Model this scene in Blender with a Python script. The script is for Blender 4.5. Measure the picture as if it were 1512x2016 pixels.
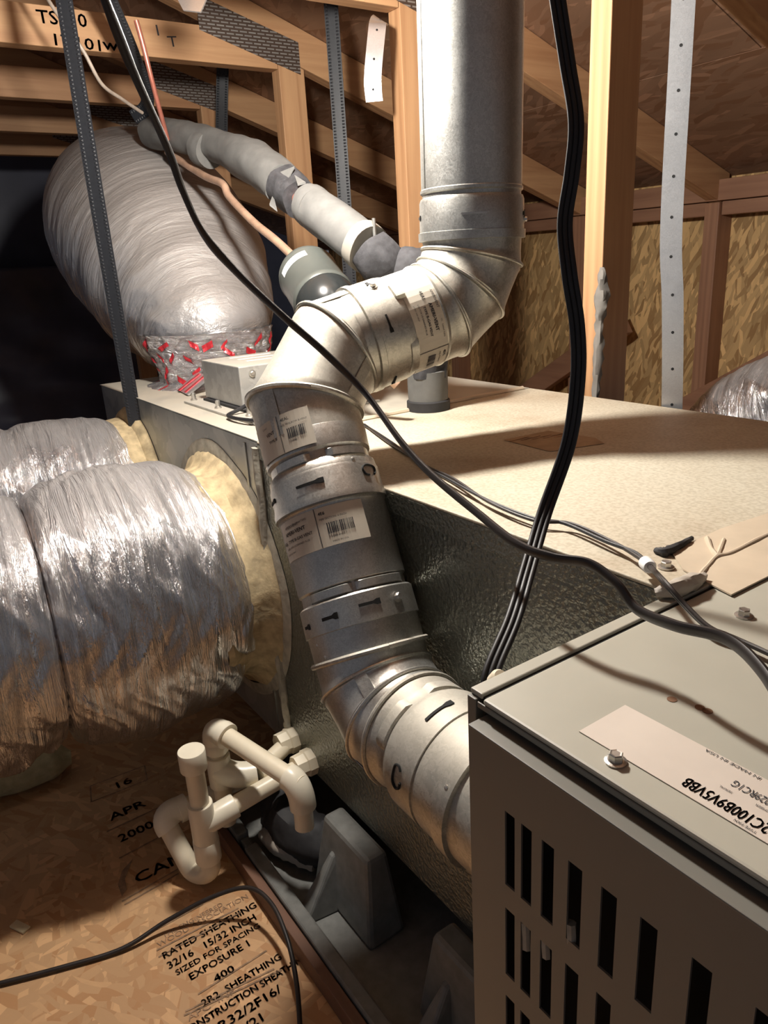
import bpy, math, random
from mathutils import Vector, Matrix, noise
random.seed(7)
for o in list(bpy.data.objects): bpy.data.objects.remove(o)
scene = bpy.context.scene
COL = scene.collection
# ------------------------------------------------------------------ camera, world, lamp light, exposure
H = 0.86                                   # eye height above the attic floor
F = 1459.0                                 # focal length in pixels of the 1512 x 2016 frame
CAMR = Matrix(((0.57370168, -0.23297591, 0.78523156),
               (0.8171516, 0.22828362, -0.52929184),
               (-0.05594325, 0.94530884, 0.32134334)))
cam_d = bpy.data.cameras.new('camera'); cam = bpy.data.objects.new('camera', cam_d); COL.objects.link(cam)
cam_d.sensor_fit = 'VERTICAL'; cam_d.sensor_height = 24.0; cam_d.sensor_width = 18.0
cam_d.lens = F / 2016 * 24.0; cam_d.clip_start = 0.02; cam_d.clip_end = 60
m4 = CAMR.to_4x4(); m4.translation = (0, 0, H); cam.matrix_world = m4
scene.camera = cam
w = bpy.data.worlds.new('world'); scene.world = w; w.use_nodes = True
w.node_tree.nodes['Background'].inputs[0].default_value = (0.8, 0.85, 1.0, 1)
w.node_tree.nodes['Background'].inputs[1].default_value = 0.12
LAMP = Vector((-0.84, 0.42, H + 0.32))
LAMP_STRENGTH = 950.0
LAMP_COLOR = (1.0, 0.95, 0.88)
scene.view_settings.view_transform = 'Standard'
scene.view_settings.look = 'None'
scene.view_settings.gamma = 1.0
scene.view_settings.use_curve_mapping = False
scene.view_settings.exposure = 0.15

# ------------------------------------------------------------------ helpers
def at(u, v, d=None, x=None, y=None, z=None):
    """world point seen at photo pixel (u,v): at depth d, or on the plane x / y / z(above floor)"""
    r = CAMR @ Vector(((u - 756) / F, -(v - 1008) / F, -1.0))
    if d is not None: k = d
    elif x is not None: k = x / r.x
    elif y is not None: k = y / r.y
    else: k = (z - H) / r.z
    return Vector((0, 0, H)) + r * k

class MB:
    def __init__(s): s.v = []; s.f = []; s.uv = {}
    def add(s, vs, fs):
        b = len(s.v); s.v += [Vector(p) for p in vs]; s.f += [tuple(i + b for i in q) for q in fs]; return b
    def box(s, a, b, M=None):
        (x0, y0, z0), (x1, y1, z1) = a, b
        vs = [Vector(p) for p in ((x0,y0,z0),(x1,y0,z0),(x1,y1,z0),(x0,y1,z0),(x0,y0,z1),(x1,y0,z1),(x1,y1,z1),(x0,y1,z1))]
        if M is not None: vs = [M @ p for p in vs]
        s.add(vs, [(0,3,2,1),(4,5,6,7),(0,1,5,4),(1,2,6,5),(2,3,7,6),(3,0,4,7)]); return s
    def hexa(s, vs):
        s.add(vs, [(0,3,2,1),(4,5,6,7),(0,1,5,4),(1,2,6,5),(2,3,7,6),(3,0,4,7)]); return s
    def rings(s, rings, closed=True, cap0=False, cap1=False, uvs=None):
        n = len(rings[0]); b = len(s.v)
        for r in rings: s.v += [Vector(p) for p in r]
        m = n if closed else n - 1
        for i in range(len(rings) - 1):
            for j in range(m):
                k = (j + 1) % n
                fi = len(s.f)
                s.f.append((b + i*n + j, b + i*n + k, b + (i+1)*n + k, b + (i+1)*n + j))
                if uvs:
                    k2 = j + 1
                    s.uv[fi] = [(uvs[i], j / n), (uvs[i], k2 / n), (uvs[i+1], k2 / n), (uvs[i+1], j / n)]
        if cap0: s.f.append(tuple(b + j for j in reversed(range(n))))
        if cap1: s.f.append(tuple(b + (len(rings)-1)*n + j for j in range(n)))
        return s
    def lathe(s, p, axis, prof, n=40, cap0=True, cap1=True):
        """prof: list of (distance along axis, radius)"""
        a = Vector(axis).normalized(); e1 = perp(a); e2 = a.cross(e1)
        R = []
        for t, r in prof:
            c = Vector(p) + a * t
            R.append([c + (e1 * math.cos(2*math.pi*j/n) + e2 * math.sin(2*math.pi*j/n)) * r for j in range(n)])
        return s.rings(R, cap0=cap0, cap1=cap1)
    def tube(s, pts, r, n=12, cap=True, disp=None, up=None, section=None, uv=False):
        R, U = sweep_rings(pts, r, n, disp, up, section)
        return s.rings(R, cap0=cap, cap1=cap, uvs=U if uv else None)

def perp(a):
    t = Vector((0, 0, 1)) if abs(a.z) < 0.9 else Vector((1, 0, 0))
    return (t - a * t.dot(a)).normalized()

def smooth(pts, k=8):
    """Catmull-Rom through pts (Vectors, any dimension tuple)"""
    P = [Vector(p) for p in pts]
    if len(P) < 3: return [P[0].lerp(P[-1], i / k) for i in range(k + 1)]
    out = []
    for i in range(len(P) - 1):
        p0 = P[max(i-1, 0)]; p1 = P[i]; p2 = P[i+1]; p3 = P[min(i+2, len(P)-1)]
        for j in range(k):
            t = j / k
            out.append(0.5 * ((2*p1) + (p2-p0)*t + (2*p0-5*p1+4*p2-p3)*t*t + (3*p1-p0-3*p2+p3)*t*t*t))
    out.append(P[-1]); return out

def resamp(vals, n):
    out = []
    for i in range(n):
        t = i / (n - 1) * (len(vals) - 1); k = min(int(t), len(vals) - 2); f = t - k
        f = f * f * (3 - 2 * f)
        out.append(vals[k] * (1 - f) + vals[k+1] * f)
    return out

def sweep_rings(pts, r, n, disp=None, up=None, section=None):
    N = len(pts); P = [Vector(p) for p in pts]
    rad = r if isinstance(r, (list, tuple)) else [r] * N
    T = [(P[min(i+1, N-1)] - P[max(i-1, 0)]).normalized() for i in range(N)]
    e = None; R = []; U = []; L = 0
    for i in range(N):
        if i: L += (P[i] - P[i-1]).length
        if up is not None: e = Vector(up)
        elif e is None: e = perp(T[0])
        e = (e - T[i] * e.dot(T[i])).normalized(); g = T[i].cross(e)
        ring = []
        if section:
            ring = [P[i] + e * (sx * rad[i]) + g * (sy * rad[i]) for sx, sy in section]
        else:
            for j in range(n):
                a = 2 * math.pi * j / n
                rr = rad[i] + (disp(L, a, i / (N - 1)) if disp else 0)
                ring.append(P[i] + (e * math.cos(a) + g * math.sin(a)) * rr)
        R.append(ring); U.append(L)
    return R, U

ORG = {}
def thing(name, loc, label, cat, group=None):
    o = bpy.data.objects.new(name, None); COL.objects.link(o); o.location = loc; o.empty_display_size = 0.02
    o['label'] = label; o['category'] = cat
    if group: o['group'] = group
    ORG[o] = Vector(loc); return o
def put(mb, name, mat, parent=None, label=None, cat=None, group=None, kind=None, sm=False, bevel=0, org=None):
    if parent is not None: L = ORG[parent]
    elif org is not None: L = Vector(org)
    else:
        mn = [min(p[i] for p in mb.v) for i in range(3)]; mx = [max(p[i] for p in mb.v) for i in range(3)]
        L = Vector(((mn[0]+mx[0])/2, (mn[1]+mx[1])/2, mn[2]))
    me = bpy.data.meshes.new(name); me.from_pydata([p - L for p in mb.v], [], mb.f)
    if mb.uv:
        ul = me.uv_layers.new(name='UVMap')
        for p in me.polygons:
            q = mb.uv.get(p.index)
            if q:
                for k, li in enumerate(p.loop_indices): ul.data[li].uv = q[k]
    me.materials.append(mat)
    o = bpy.data.objects.new(name, me); COL.objects.link(o)
    if parent is not None: o.parent = parent
    else: o.location = L
    ORG[o] = L
    if label: o['label'] = label
    if cat: o['category'] = cat
    if group: o['group'] = group
    if kind: o['kind'] = kind
    if sm:
        me.polygons.foreach_set('use_smooth', [True] * len(me.polygons))
        try: me.set_sharp_from_angle(angle=math.radians(38))
        except Exception: pass
    if bevel:
        b = o.modifiers.new('bevel', 'BEVEL'); b.width = bevel; b.segments = 2; b.limit_method = 'ANGLE'
    return o

def text_mesh(txt, size, font_align='LEFT'):
    cu = bpy.data.curves.new('t', 'FONT'); cu.body = txt; cu.size = size; cu.align_x = font_align; cu.resolution_u = 2
    o = bpy.data.objects.new('t', cu); COL.objects.link(o)
    dg = bpy.context.evaluated_depsgraph_get()
    me = bpy.data.meshes.new_from_object(o.evaluated_get(dg))
    vs = [v.co.copy() for v in me.vertices]; fs = [tuple(p.vertices) for p in me.polygons]
    bpy.data.objects.remove(o); bpy.data.curves.remove(cu); bpy.data.meshes.remove(me)
    return vs, fs
def write(txt, size, fn, mat, parent, align='LEFT', sx=1.0, name='lettering', bold=0):
    """fn maps flat (u,v) to a world point"""
    vs, fs = text_mesh(txt, size, align)
    mb = MB()
    for k in ((0, 0),) + (((bold, 0), (0, bold), (bold, bold)) if bold else ()):
        mb.add([fn(p.x * sx + k[0], p.y + k[1]) for p in vs], fs)
    return put(mb, name, mat, parent)

# ------------------------------------------------------------------ materials
def newmat(name):
    m = bpy.data.materials.new(name); m.use_nodes = True
    nt = m.node_tree; return m, nt, nt.nodes['Principled BSDF']
def N(nt, t, **k):
    n = nt.nodes.new(t)
    for a, b in k.items(): setattr(n, a, b)
    return n
def ramp(nt, src, stops):
    r = N(nt, 'ShaderNodeValToRGB'); e = r.color_ramp.elements
    while len(e) < len(stops): e.new(0.5)
    for q, (p, c) in zip(e, stops): q.position = p; q.color = c if len(c) == 4 else (*c, 1)
    nt.links.new(src, r.inputs[0]); return r
def coords(nt, kind='Object', scale=(1,1,1), rot=(0,0,0)):
    tc = N(nt, 'ShaderNodeTexCoord'); mp = N(nt, 'ShaderNodeMapping')
    mp.inputs['Scale'].default_value = scale; mp.inputs['Rotation'].default_value = rot
    nt.links.new(tc.outputs[kind], mp.inputs[0]); return mp.outputs[0]
def ntex(nt, vec, scale, detail=4, rough=0.55):
    n = N(nt, 'ShaderNodeTexNoise'); n.inputs['Scale'].default_value = scale
    n.inputs['Detail'].default_value = detail; n.inputs['Roughness'].default_value = rough
    nt.links.new(vec, n.inputs['Vector']); return n
def mix(nt, fac, a, b, mode='MIX'):
    n = N(nt, 'ShaderNodeMix', data_type='RGBA', blend_type=mode)
    for i, s in ((0, fac), (6, a), (7, b)):
        if hasattr(s, 'is_output'): nt.links.new(s, n.inputs[i])
        else: n.inputs[i].default_value = s if i == 0 else (*s, 1)
    return n.outputs[2]
def bump(nt, bs, h, strength, dist=0.002, prev=None):
    b = N(nt, 'ShaderNodeBump'); b.inputs['Strength'].default_value = strength; b.inputs['Distance'].default_value = dist
    nt.links.new(h, b.inputs['Height'])
    if prev: nt.links.new(prev, b.inputs['Normal'])
    nt.links.new(b.outputs[0], bs.inputs['Normal']); return b.outputs[0]
def plain(name, col, rough=0.5, metal=0.0, noise_amt=0.15, nscale=40, bmp=0.0, spec=0.5):
    m, nt, bs = newmat(name); v = coords(nt)
    n = ntex(nt, v, nscale)
    r = ramp(nt, n.outputs[0], [(0.3, [c * (1 - noise_amt) for c in col]), (0.7, [min(1, c * (1 + noise_amt)) for c in col])])
    nt.links.new(r.outputs[0], bs.inputs['Base Color'])
    bs.inputs['Roughness'].default_value = rough; bs.inputs['Metallic'].default_value = metal
    bs.inputs['Specular IOR Level'].default_value = spec
    if bmp: bump(nt, bs, n.outputs[0], bmp)
    return m
def dust_fac(nt, lo=0.2, hi=0.8, nscale=12, amt=1.0):
    """settled dust lies on faces that look up"""
    g = N(nt, 'ShaderNodeNewGeometry'); s = N(nt, 'ShaderNodeSeparateXYZ'); nt.links.new(g.outputs['Normal'], s.inputs[0])
    n = ntex(nt, coords(nt), nscale)
    a = N(nt, 'ShaderNodeMath', operation='MULTIPLY_ADD'); nt.links.new(n.outputs[0], a.inputs[0]); a.inputs[1].default_value = 0.7
    nt.links.new(s.outputs[2], a.inputs[2])
    mr = N(nt, 'ShaderNodeMapRange'); mr.inputs[1].default_value = lo + 0.35; mr.inputs[2].default_value = hi + 0.35
    mr.inputs[4].default_value = amt
    nt.links.new(a.outputs[0], mr.inputs[0]); return mr.outputs[0]
def galv(name, c0, c1, rough=0.38, metal=0.85, scale=60, dust=None, damt=0.8, lo=0.2, hi=0.8):
    m, nt, bs = newmat(name); v = coords(nt)
    vo = N(nt, 'ShaderNodeTexVoronoi'); vo.inputs['Scale'].default_value = scale
    n0 = ntex(nt, v, scale * 0.4); mm = N(nt, 'ShaderNodeMix', data_type='RGBA'); mm.inputs[0].default_value = 0.06
    nt.links.new(v, mm.inputs[6]); nt.links.new(n0.outputs[1], mm.inputs[7]); nt.links.new(mm.outputs[2], vo.inputs['Vector'])
    sp = N(nt, 'ShaderNodeSeparateXYZ'); nt.links.new(vo.outputs['Color'], sp.inputs[0])
    n = ntex(nt, v, 9)
    ad = N(nt, 'ShaderNodeMath', operation='MULTIPLY_ADD'); nt.links.new(n.outputs[0], ad.inputs[0]); ad.inputs[1].default_value = 0.6
    h = N(nt, 'ShaderNodeMath', operation='MULTIPLY'); nt.links.new(sp.outputs[0], h.inputs[0]); h.inputs[1].default_value = 0.4
    nt.links.new(h.outputs[0], ad.inputs[2])
    r = ramp(nt, ad.outputs[0], [(0.25, c0), (0.75, c1)])
    rr = ramp(nt, ad.outputs[0], [(0.2, (rough - 0.03,) * 3), (0.8, (rough + 0.06,) * 3)])
    col = r.outputs[0]
    bs.inputs['Metallic'].default_value = metal
    if dust:
        f = dust_fac(nt, lo, hi, 14, damt)
        col = mix(nt, f, col, dust)
        inv = N(nt, 'ShaderNodeMapRange'); nt.links.new(f, inv.inputs[0]); inv.inputs[3].default_value = metal; inv.inputs[4].default_value = metal * 0.15
        nt.links.new(inv.outputs[0], bs.inputs['Metallic'])
        rm = mix(nt, f, rr.outputs[0], (0.75, 0.75, 0.75)); nt.links.new(rm, bs.inputs['Roughness'])
    else: nt.links.new(rr.outputs[0], bs.inputs['Roughness'])
    nt.links.new(col, bs.inputs['Base Color'])
    nf = ntex(nt, v, 7, 3); bump(nt, bs, nf.outputs[0], 0.15, 0.01)
    return m
def osb(name, base, scale=1.0, plane='XY', dark=0.5, angles=(0.35, 1.45, 2.6), long=16):
    """wood strands: stretched cells in three directions"""
    m, nt, bs = newmat(name)
    col = None; hs = None
    for k, ang in enumerate(angles):
        rot = {'XY': (0, 0, ang), 'XZ': (0, ang, 0)}[plane]
        sc = {'XY': (long, 58, 20), 'XZ': (long, 20, 58)}[plane]
        tc = N(nt, 'ShaderNodeTexCoord'); mp0 = N(nt, 'ShaderNodeMapping'); mp0.inputs['Rotation'].default_value = rot
        nt.links.new(tc.outputs['Object'], mp0.inputs[0])
        nn = ntex(nt, mp0.outputs[0], 6, 2); vm = N(nt, 'ShaderNodeVectorMath', operation='MULTIPLY_ADD')
        nt.links.new(nn.outputs[1], vm.inputs[0]); vm.inputs[1].default_value = (0.05, 0.05, 0.05); nt.links.new(mp0.outputs[0], vm.inputs[2])
        mp = N(nt, 'ShaderNodeMapping'); mp.inputs['Scale'].default_value = [c * scale for c in sc]
        nt.links.new(vm.outputs[0], mp.inputs[0])
        vo = N(nt, 'ShaderNodeTexVoronoi'); vo.inputs['Scale'].default_value = 1.0; nt.links.new(mp.outputs[0], vo.inputs['Vector'])
        sp = N(nt, 'ShaderNodeSeparateXYZ'); nt.links.new(vo.outputs['Color'], sp.inputs[0])
        fib = ntex(nt, mp.outputs[0], 3.0, 3)
        ad = N(nt, 'ShaderNodeMath', operation='MULTIPLY_ADD'); nt.links.new(fib.outputs[0], ad.inputs[0]); ad.inputs[1].default_value = 0.12
        nt.links.new(sp.outputs[0], ad.inputs[2])
        b = base
        r = ramp(nt, ad.outputs[0], [(0.15, [c * dark * q for c, q in zip(b, (1.05, .92, .8))]), (0.45, [c * (.5 + .5 * dark) for c in b]), (0.8, b), (1.0, [min(1, c * (1.65 - .55 * dark)) for c in b])])
        if col is None: col = r.outputs[0]; hs = ad.outputs[0]
        else:
            g = N(nt, 'ShaderNodeMath', operation='GREATER_THAN'); nt.links.new(sp.outputs[1], g.inputs[0]); g.inputs[1].default_value = 0.55
            col = mix(nt, g.outputs[0], col, r.outputs[0])
            mh = N(nt, 'ShaderNodeMix'); nt.links.new(g.outputs[0], mh.inputs[0]); nt.links.new(hs, mh.inputs[2]); nt.links.new(ad.outputs[0], mh.inputs[3]); hs = mh.outputs[0]
    nz = ntex(nt, coords(nt), 2.2, 3); rz = ramp(nt, nz.outputs[0], [(0.3, (0.82, 0.78, 0.74)), (0.7, (1.05, 1.02, 1.0))])
    col = mix(nt, 1.0, col, rz.outputs[0], 'MULTIPLY')
    nt.links.new(col, bs.inputs['Base Color']); bs.inputs['Roughness'].default_value = 0.62
    bump(nt, bs, hs, 0.25, 0.003)
    return m
def wood(name, axis, a, b):
    m, nt, bs = newmat(name)
    sc = [34, 34, 34]; sc['xyz'.index(axis)] = 1.6
    tc = N(nt, 'ShaderNodeTexCoord'); oi = N(nt, 'ShaderNodeObjectInfo')
    vm = N(nt, 'ShaderNodeVectorMath', operation='ADD'); nt.links.new(tc.outputs['Object'], vm.inputs[0]); nt.links.new(oi.outputs['Random'], vm.inputs[1])
    mp = N(nt, 'ShaderNodeMapping'); mp.inputs['Scale'].default_value = sc; nt.links.new(vm.outputs[0], mp.inputs[0])
    n = ntex(nt, mp.outputs[0], 1.4, 5, 0.6); n.inputs['Distortion'].default_value = 0.6
    wv = N(nt, 'ShaderNodeTexWave'); wv.inputs['Scale'].default_value = 0.5; wv.inputs['Distortion'].default_value = 5; wv.inputs['Detail'].default_value = 3
    nt.links.new(mp.outputs[0], wv.inputs['Vector'])
    ad = N(nt, 'ShaderNodeMath', operation='MULTIPLY_ADD'); nt.links.new(wv.outputs['Fac'], ad.inputs[0]); ad.inputs[1].default_value = 0.25
    nt.links.new(n.outputs[0], ad.inputs[2])
    r = ramp(nt, ad.outputs[0], [(0.3, a), (0.85, b)])
    nt.links.new(r.outputs[0], bs.inputs['Base Color']); bs.inputs['Roughness'].default_value = 0.6
    bump(nt, bs, n.outputs[0], 0.15, 0.002)
    return m
def foil(name, dust_amt=0.9, lo=0.3, hi=0.95, along=30, around=5, base=(0.72, 0.71, 0.72), bst=0.8):
    m, nt, bs = newmat(name)
    tc = N(nt, 'ShaderNodeTexCoord'); mp = N(nt, 'ShaderNodeMapping'); mp.inputs['Scale'].default_value = (along, around, 1)
    nt.links.new(tc.outputs['UV'], mp.inputs[0])
    n = ntex(nt, mp.outputs[0], 1.6, 6, 0.62); n.inputs['Distortion'].default_value = 0.8
    n2 = ntex(nt, coords(nt), 55, 4)
    p1 = bump(nt, bs, n.outputs[0], bst, 0.02); bump(nt, bs, n2.outputs[0], 0.25, 0.004, p1)
    f = dust_fac(nt, lo, hi, 9, dust_amt)
    col = mix(nt, f, base, (0.33, 0.30, 0.28)); nt.links.new(col, bs.inputs['Base Color'])
    mr = N(nt, 'ShaderNodeMapRange'); nt.links.new(f, mr.inputs[0]); mr.inputs[3].default_value = 0.92; mr.inputs[4].default_value = 0.2
    nt.links.new(mr.outputs[0], bs.inputs['Metallic'])
    m2 = N(nt, 'ShaderNodeMapRange'); nt.links.new(f, m2.inputs[0]); m2.inputs[3].default_value = 0.2; m2.inputs[4].default_value = 0.55
    nt.links.new(m2.outputs[0], bs.inputs['Roughness'])
    return m

MAT = {}
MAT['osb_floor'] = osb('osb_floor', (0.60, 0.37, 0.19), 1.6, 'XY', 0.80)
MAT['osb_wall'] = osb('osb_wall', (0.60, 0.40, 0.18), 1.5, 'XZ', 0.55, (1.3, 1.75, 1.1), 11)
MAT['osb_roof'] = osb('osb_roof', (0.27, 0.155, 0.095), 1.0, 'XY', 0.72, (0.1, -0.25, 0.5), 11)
for ax in 'xyz': MAT['wood_' + ax] = wood('lumber_' + ax, ax, (0.36, 0.175, 0.08), (0.54, 0.31, 0.155))
MAT['wood_red'] = wood('lumber_red', 'z', (0.24, 0.115, 0.065), (0.36, 0.185, 0.105)); MAT['wood_redx'] = wood('lumber_red_x', 'x', (0.22, 0.105, 0.06), (0.34, 0.175, 0.10))
MAT['vent'] = galv('vent_galvanised', (0.45, 0.44, 0.405), (0.64, 0.63, 0.59), 0.36, 0.9, 260)
MAT['vent_dusty'] = galv('vent_galvanised_dusty', (0.40, 0.385, 0.34), (0.60, 0.58, 0.52), 0.40, 0.85, 190, (0.53, 0.49, 0.41), 0.62, 0.15, 0.95)
MAT['plenum'] = galv('plenum_galvanised', (0.30, 0.31, 0.30), (0.46, 0.47, 0.44), 0.42, 0.75, 34, (0.50, 0.45, 0.36), 0.85, 0.5, 1.0)
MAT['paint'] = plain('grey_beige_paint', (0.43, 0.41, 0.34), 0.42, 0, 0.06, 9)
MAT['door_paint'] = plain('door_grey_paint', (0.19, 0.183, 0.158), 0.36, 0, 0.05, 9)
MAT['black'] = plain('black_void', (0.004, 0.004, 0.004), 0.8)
MAT['ink'] = plain('ink', (0.02, 0.02, 0.025), 0.7)
MAT['floor_ink'] = plain('floor_ink', (0.31, 0.195, 0.115), 0.8, 0, 0.45, 90)
MAT['sticker'] = plain('sticker_paper', (0.62, 0.56, 0.46), 0.5, 0, 0.06, 30)
MAT['sticker_pink'] = plain('sticker_paper_pink', (0.66, 0.58, 0.50), 0.5, 0, 0.05, 25)
MAT['white'] = plain('white_plastic', (0.8, 0.8, 0.78), 0.4)
MAT['pvc'] = plain('pvc_cream', (0.80, 0.71, 0.54), 0.35, 0, 0.05, 30)
MAT['pvc_fit'] = plain('pvc_fitting', (0.82, 0.75, 0.60), 0.33, 0, 0.04, 30)
MAT['rubber'] = plain('black_rubber', (0.018, 0.017, 0.018), 0.7, 0, 0.3, 60, 0.3)
MAT['cable'] = plain('black_cable', (0.012, 0.012, 0.014), 0.48, 0, 0.2, 60)
MAT['cord'] = plain('brown_grey_cord', (0.024, 0.018, 0.016), 0.45, 0, 0.2, 60)
MAT['cord_tan'] = plain('tan_cord', (0.33, 0.27, 0.22), 0.5, 0, 0.2, 60)
MAT['foam'] = plain('grey_foam', (0.115, 0.112, 0.105), 0.8, 0, 0.15, 40, 0.2)
MAT['foam_black'] = plain('black_foam', (0.035, 0.034, 0.037), 0.85, 0, 0.4, 70, 0.8)
MAT['foam_tape'] = plain('insulation_tape', (0.24, 0.22, 0.185), 0.6, 0, 0.1, 40)
MAT['pan'] = plain('pan_grey_plastic', (0.17, 0.17, 0.158), 0.38, 0, 0.18, 60, 0.1)
MAT['copper'] = plain('copper_dusty', (0.50, 0.32, 0.22), 0.45, 0.4, 0.2, 40)
MAT['copper_red'] = plain('copper_red', (0.60, 0.22, 0.16), 0.35, 0.6, 0.2, 40)
MAT['drier'] = plain('drier_grey_paint', (0.075, 0.08, 0.072), 0.35, 0, 0.06, 30)
MAT['drier_dark'] = plain('drier_black_paint', (0.02, 0.022, 0.022), 0.25, 0, 0.06, 30)
MAT['steel'] = plain('zinc_steel', (0.62, 0.60, 0.56), 0.32, 0.9, 0.1, 80)
MAT['strap_metal'] = galv('strap_galvanised', (0.60, 0.60, 0.60), (0.70, 0.70, 0.70), 0.30, 0.8, 300)
MAT['strap_black'] = plain('black_strap', (0.016, 0.017, 0.020), 0.42, 0, 0.2, 200)
MAT['mastic'] = plain('tan_mastic', (0.46, 0.36, 0.21), 0.85, 0, 0.35, 45, 1.0)
MAT['mastic_grey'] = plain('grey_mastic', (0.40, 0.37, 0.30), 0.7, 0, 0.25, 60, 0.8)
MAT['tape_paper'] = plain('paper_tape', (0.56, 0.46, 0.34), 0.6, 0, 0.1, 18, 0.25)
MAT['putty'] = plain('putty', (0.42, 0.37, 0.31), 0.6, 0, 0.15, 50, 0.4)
MAT['red_tape'] = plain('red_print_tape', (0.50, 0.03, 0.04), 0.3, 0.3, 0.2, 60)
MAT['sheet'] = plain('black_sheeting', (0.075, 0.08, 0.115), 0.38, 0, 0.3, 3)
MAT['cotton'] = plain('pale_yellow_fleece', (0.50, 0.45, 0.26), 0.9, 0, 0.2, 60, 0.5)
MAT['box_metal'] = galv('control_box_metal', (0.42, 0.41, 0.39), (0.56, 0.55, 0.52), 0.4, 0.6, 60, (0.44, 0.40, 0.33), 0.8, 0.5, 1.0)
MAT['foil_side'] = foil('foil_jacket_side', 0.8, 0.55, 1.15, 46, 4.5, bst=0.9)
MAT['foil_clean'] = foil('foil_collar', 0.3, 0.6, 1.1, 60, 14, bst=1.0)
MAT['foil_up'] = foil('foil_jacket_up', 0.95, -0.3, 0.5, 30, 4, bst=0.45)
MAT['wood_dark'] = wood('lumber_dark', 'x', (0.13, 0.06, 0.035), (0.20, 0.10, 0.06))  # shade of the pan's outer wall put into the colour
MAT['rust'] = plain('rust', (0.20, 0.10, 0.05), 0.8)

def coil_side_mat():
    m, nt, bs = newmat('embossed_dark_metal'); v = coords(nt)
    n = ntex(nt, v, 230, 2, 0.45); n2 = ntex(nt, v, 5, 3)
    r = ramp(nt, n2.outputs[0], [(0.3, (0.17, 0.175, 0.15)), (0.7, (0.30, 0.30, 0.255))]); nt.links.new(r.outputs[0], bs.inputs['Base Color'])
    bs.inputs['Metallic'].default_value = 0.7; bs.inputs['Roughness'].default_value = 0.33
    bump(nt, bs, n.outputs[0], 0.8, 0.003); return m
MAT['coil_side'] = coil_side_mat()
def coil_top_mat():
    m, nt, bs = newmat('dusty_cream_top'); v = coords(nt)
    n = ntex(nt, v, 5, 5); n2 = ntex(nt, v, 260, 2)
    r = ramp(nt, n.outputs[0], [(0.28, (0.42, 0.33, 0.23)), (0.44, (0.54, 0.48, 0.37)), (0.7, (0.60, 0.555, 0.445))])
    r2 = ramp(nt, n2.outputs[0], [(0.35, (0.8, 0.78, 0.75)), (0.6, (1, 1, 1))])
    nt.links.new(mix(nt, 1.0, r.outputs[0], r2.outputs[0], 'MULTIPLY'), bs.inputs['Base Color'])
    bs.inputs['Roughness'].default_value = 0.6; bump(nt, bs, n2.outputs[0], 0.15, 0.001); return m
MAT['coil_top'] = coil_top_mat()
def gusset_mat():
    m, nt, bs = newmat('toothed_plate'); v = coords(nt, 'Object', (1, 1, 1), (0, math.pi/2, 0))
    tc = N(nt, 'ShaderNodeTexCoord'); sp = N(nt, 'ShaderNodeSeparateXYZ'); nt.links.new(tc.outputs['Object'], sp.inputs[0])
    cb = N(nt, 'ShaderNodeCombineXYZ'); nt.links.new(sp.outputs[1], cb.inputs[0]); nt.links.new(sp.outputs[2], cb.inputs[1])
    br = N(nt, 'ShaderNodeTexBrick'); br.inputs['Scale'].default_value = 22; br.inputs['Mortar Size'].default_value = 0.05
    br.inputs['Brick Width'].default_value = 0.5; br.inputs['Row Height'].default_value = 0.16
    br.inputs['Color1'].default_value = (0.44, 0.42, 0.39, 1); br.inputs['Color2'].default_value = (0.36, 0.34, 0.32, 1); br.inputs['Mortar'].default_value = (0.13, 0.09, 0.07, 1)
    nt.links.new(cb.outputs[0], br.inputs['Vector']); nt.links.new(br.outputs[0], bs.inputs['Base Color'])
    bs.inputs['Metallic'].default_value = 0.6; bs.inputs['Roughness'].default_value = 0.45; return m
MAT['gusset'] = gusset_mat()
def bulb_mat():
    m, nt, bs = newmat('lit_bulb_glass'); bs.inputs['Emission Color'].default_value = (*LAMP_COLOR, 1); bs.inputs['Emission Strength'].default_value = LAMP_STRENGTH; bs.inputs['Base Color'].default_value = (.9, .9, .9, 1)
    return m
MAT['bulb'] = bulb_mat()

# ------------------------------------------------------------------ setting
# floor: one large OSB panel and neighbours with a thin joint
fl = MB().box((-4.2, -2.0, -0.05), (1.6, 2.4, -0.012))
floor = put(fl, 'floor', MAT['osb_floor'], kind='structure', org=(0, 0, 0))
for (x0, y0, x1, y1) in ((-1.45, -1.6, 0.98, 0.99), (-3.9, -1.6, -1.453, 0.99), (-3.9, 0.993, -1.453, 2.3), (-1.45, 0.993, 0.98, 2.3)):
    put(MB().box((x0, y0, -0.012), (x1, y1, 0.0)), 'osb_panel', MAT['osb_floor'], floor)
def floor_fn(p, ang=0.0):
    c, s = math.cos(ang), math.sin(ang)
    def fn(a, b):                       # reading direction +Y, letter tops towards -X
        return Vector((p.x - (b * c + a * s), p.y + (a * c - b * s), 0.0008))
    return fn
def fl_text(txt, u, v, size, sx=1.0, bold=0.0):
    write(txt, size, floor_fn(at(u, v, z=0)), MAT['floor_ink'], floor, sx=sx, bold=bold)
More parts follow.
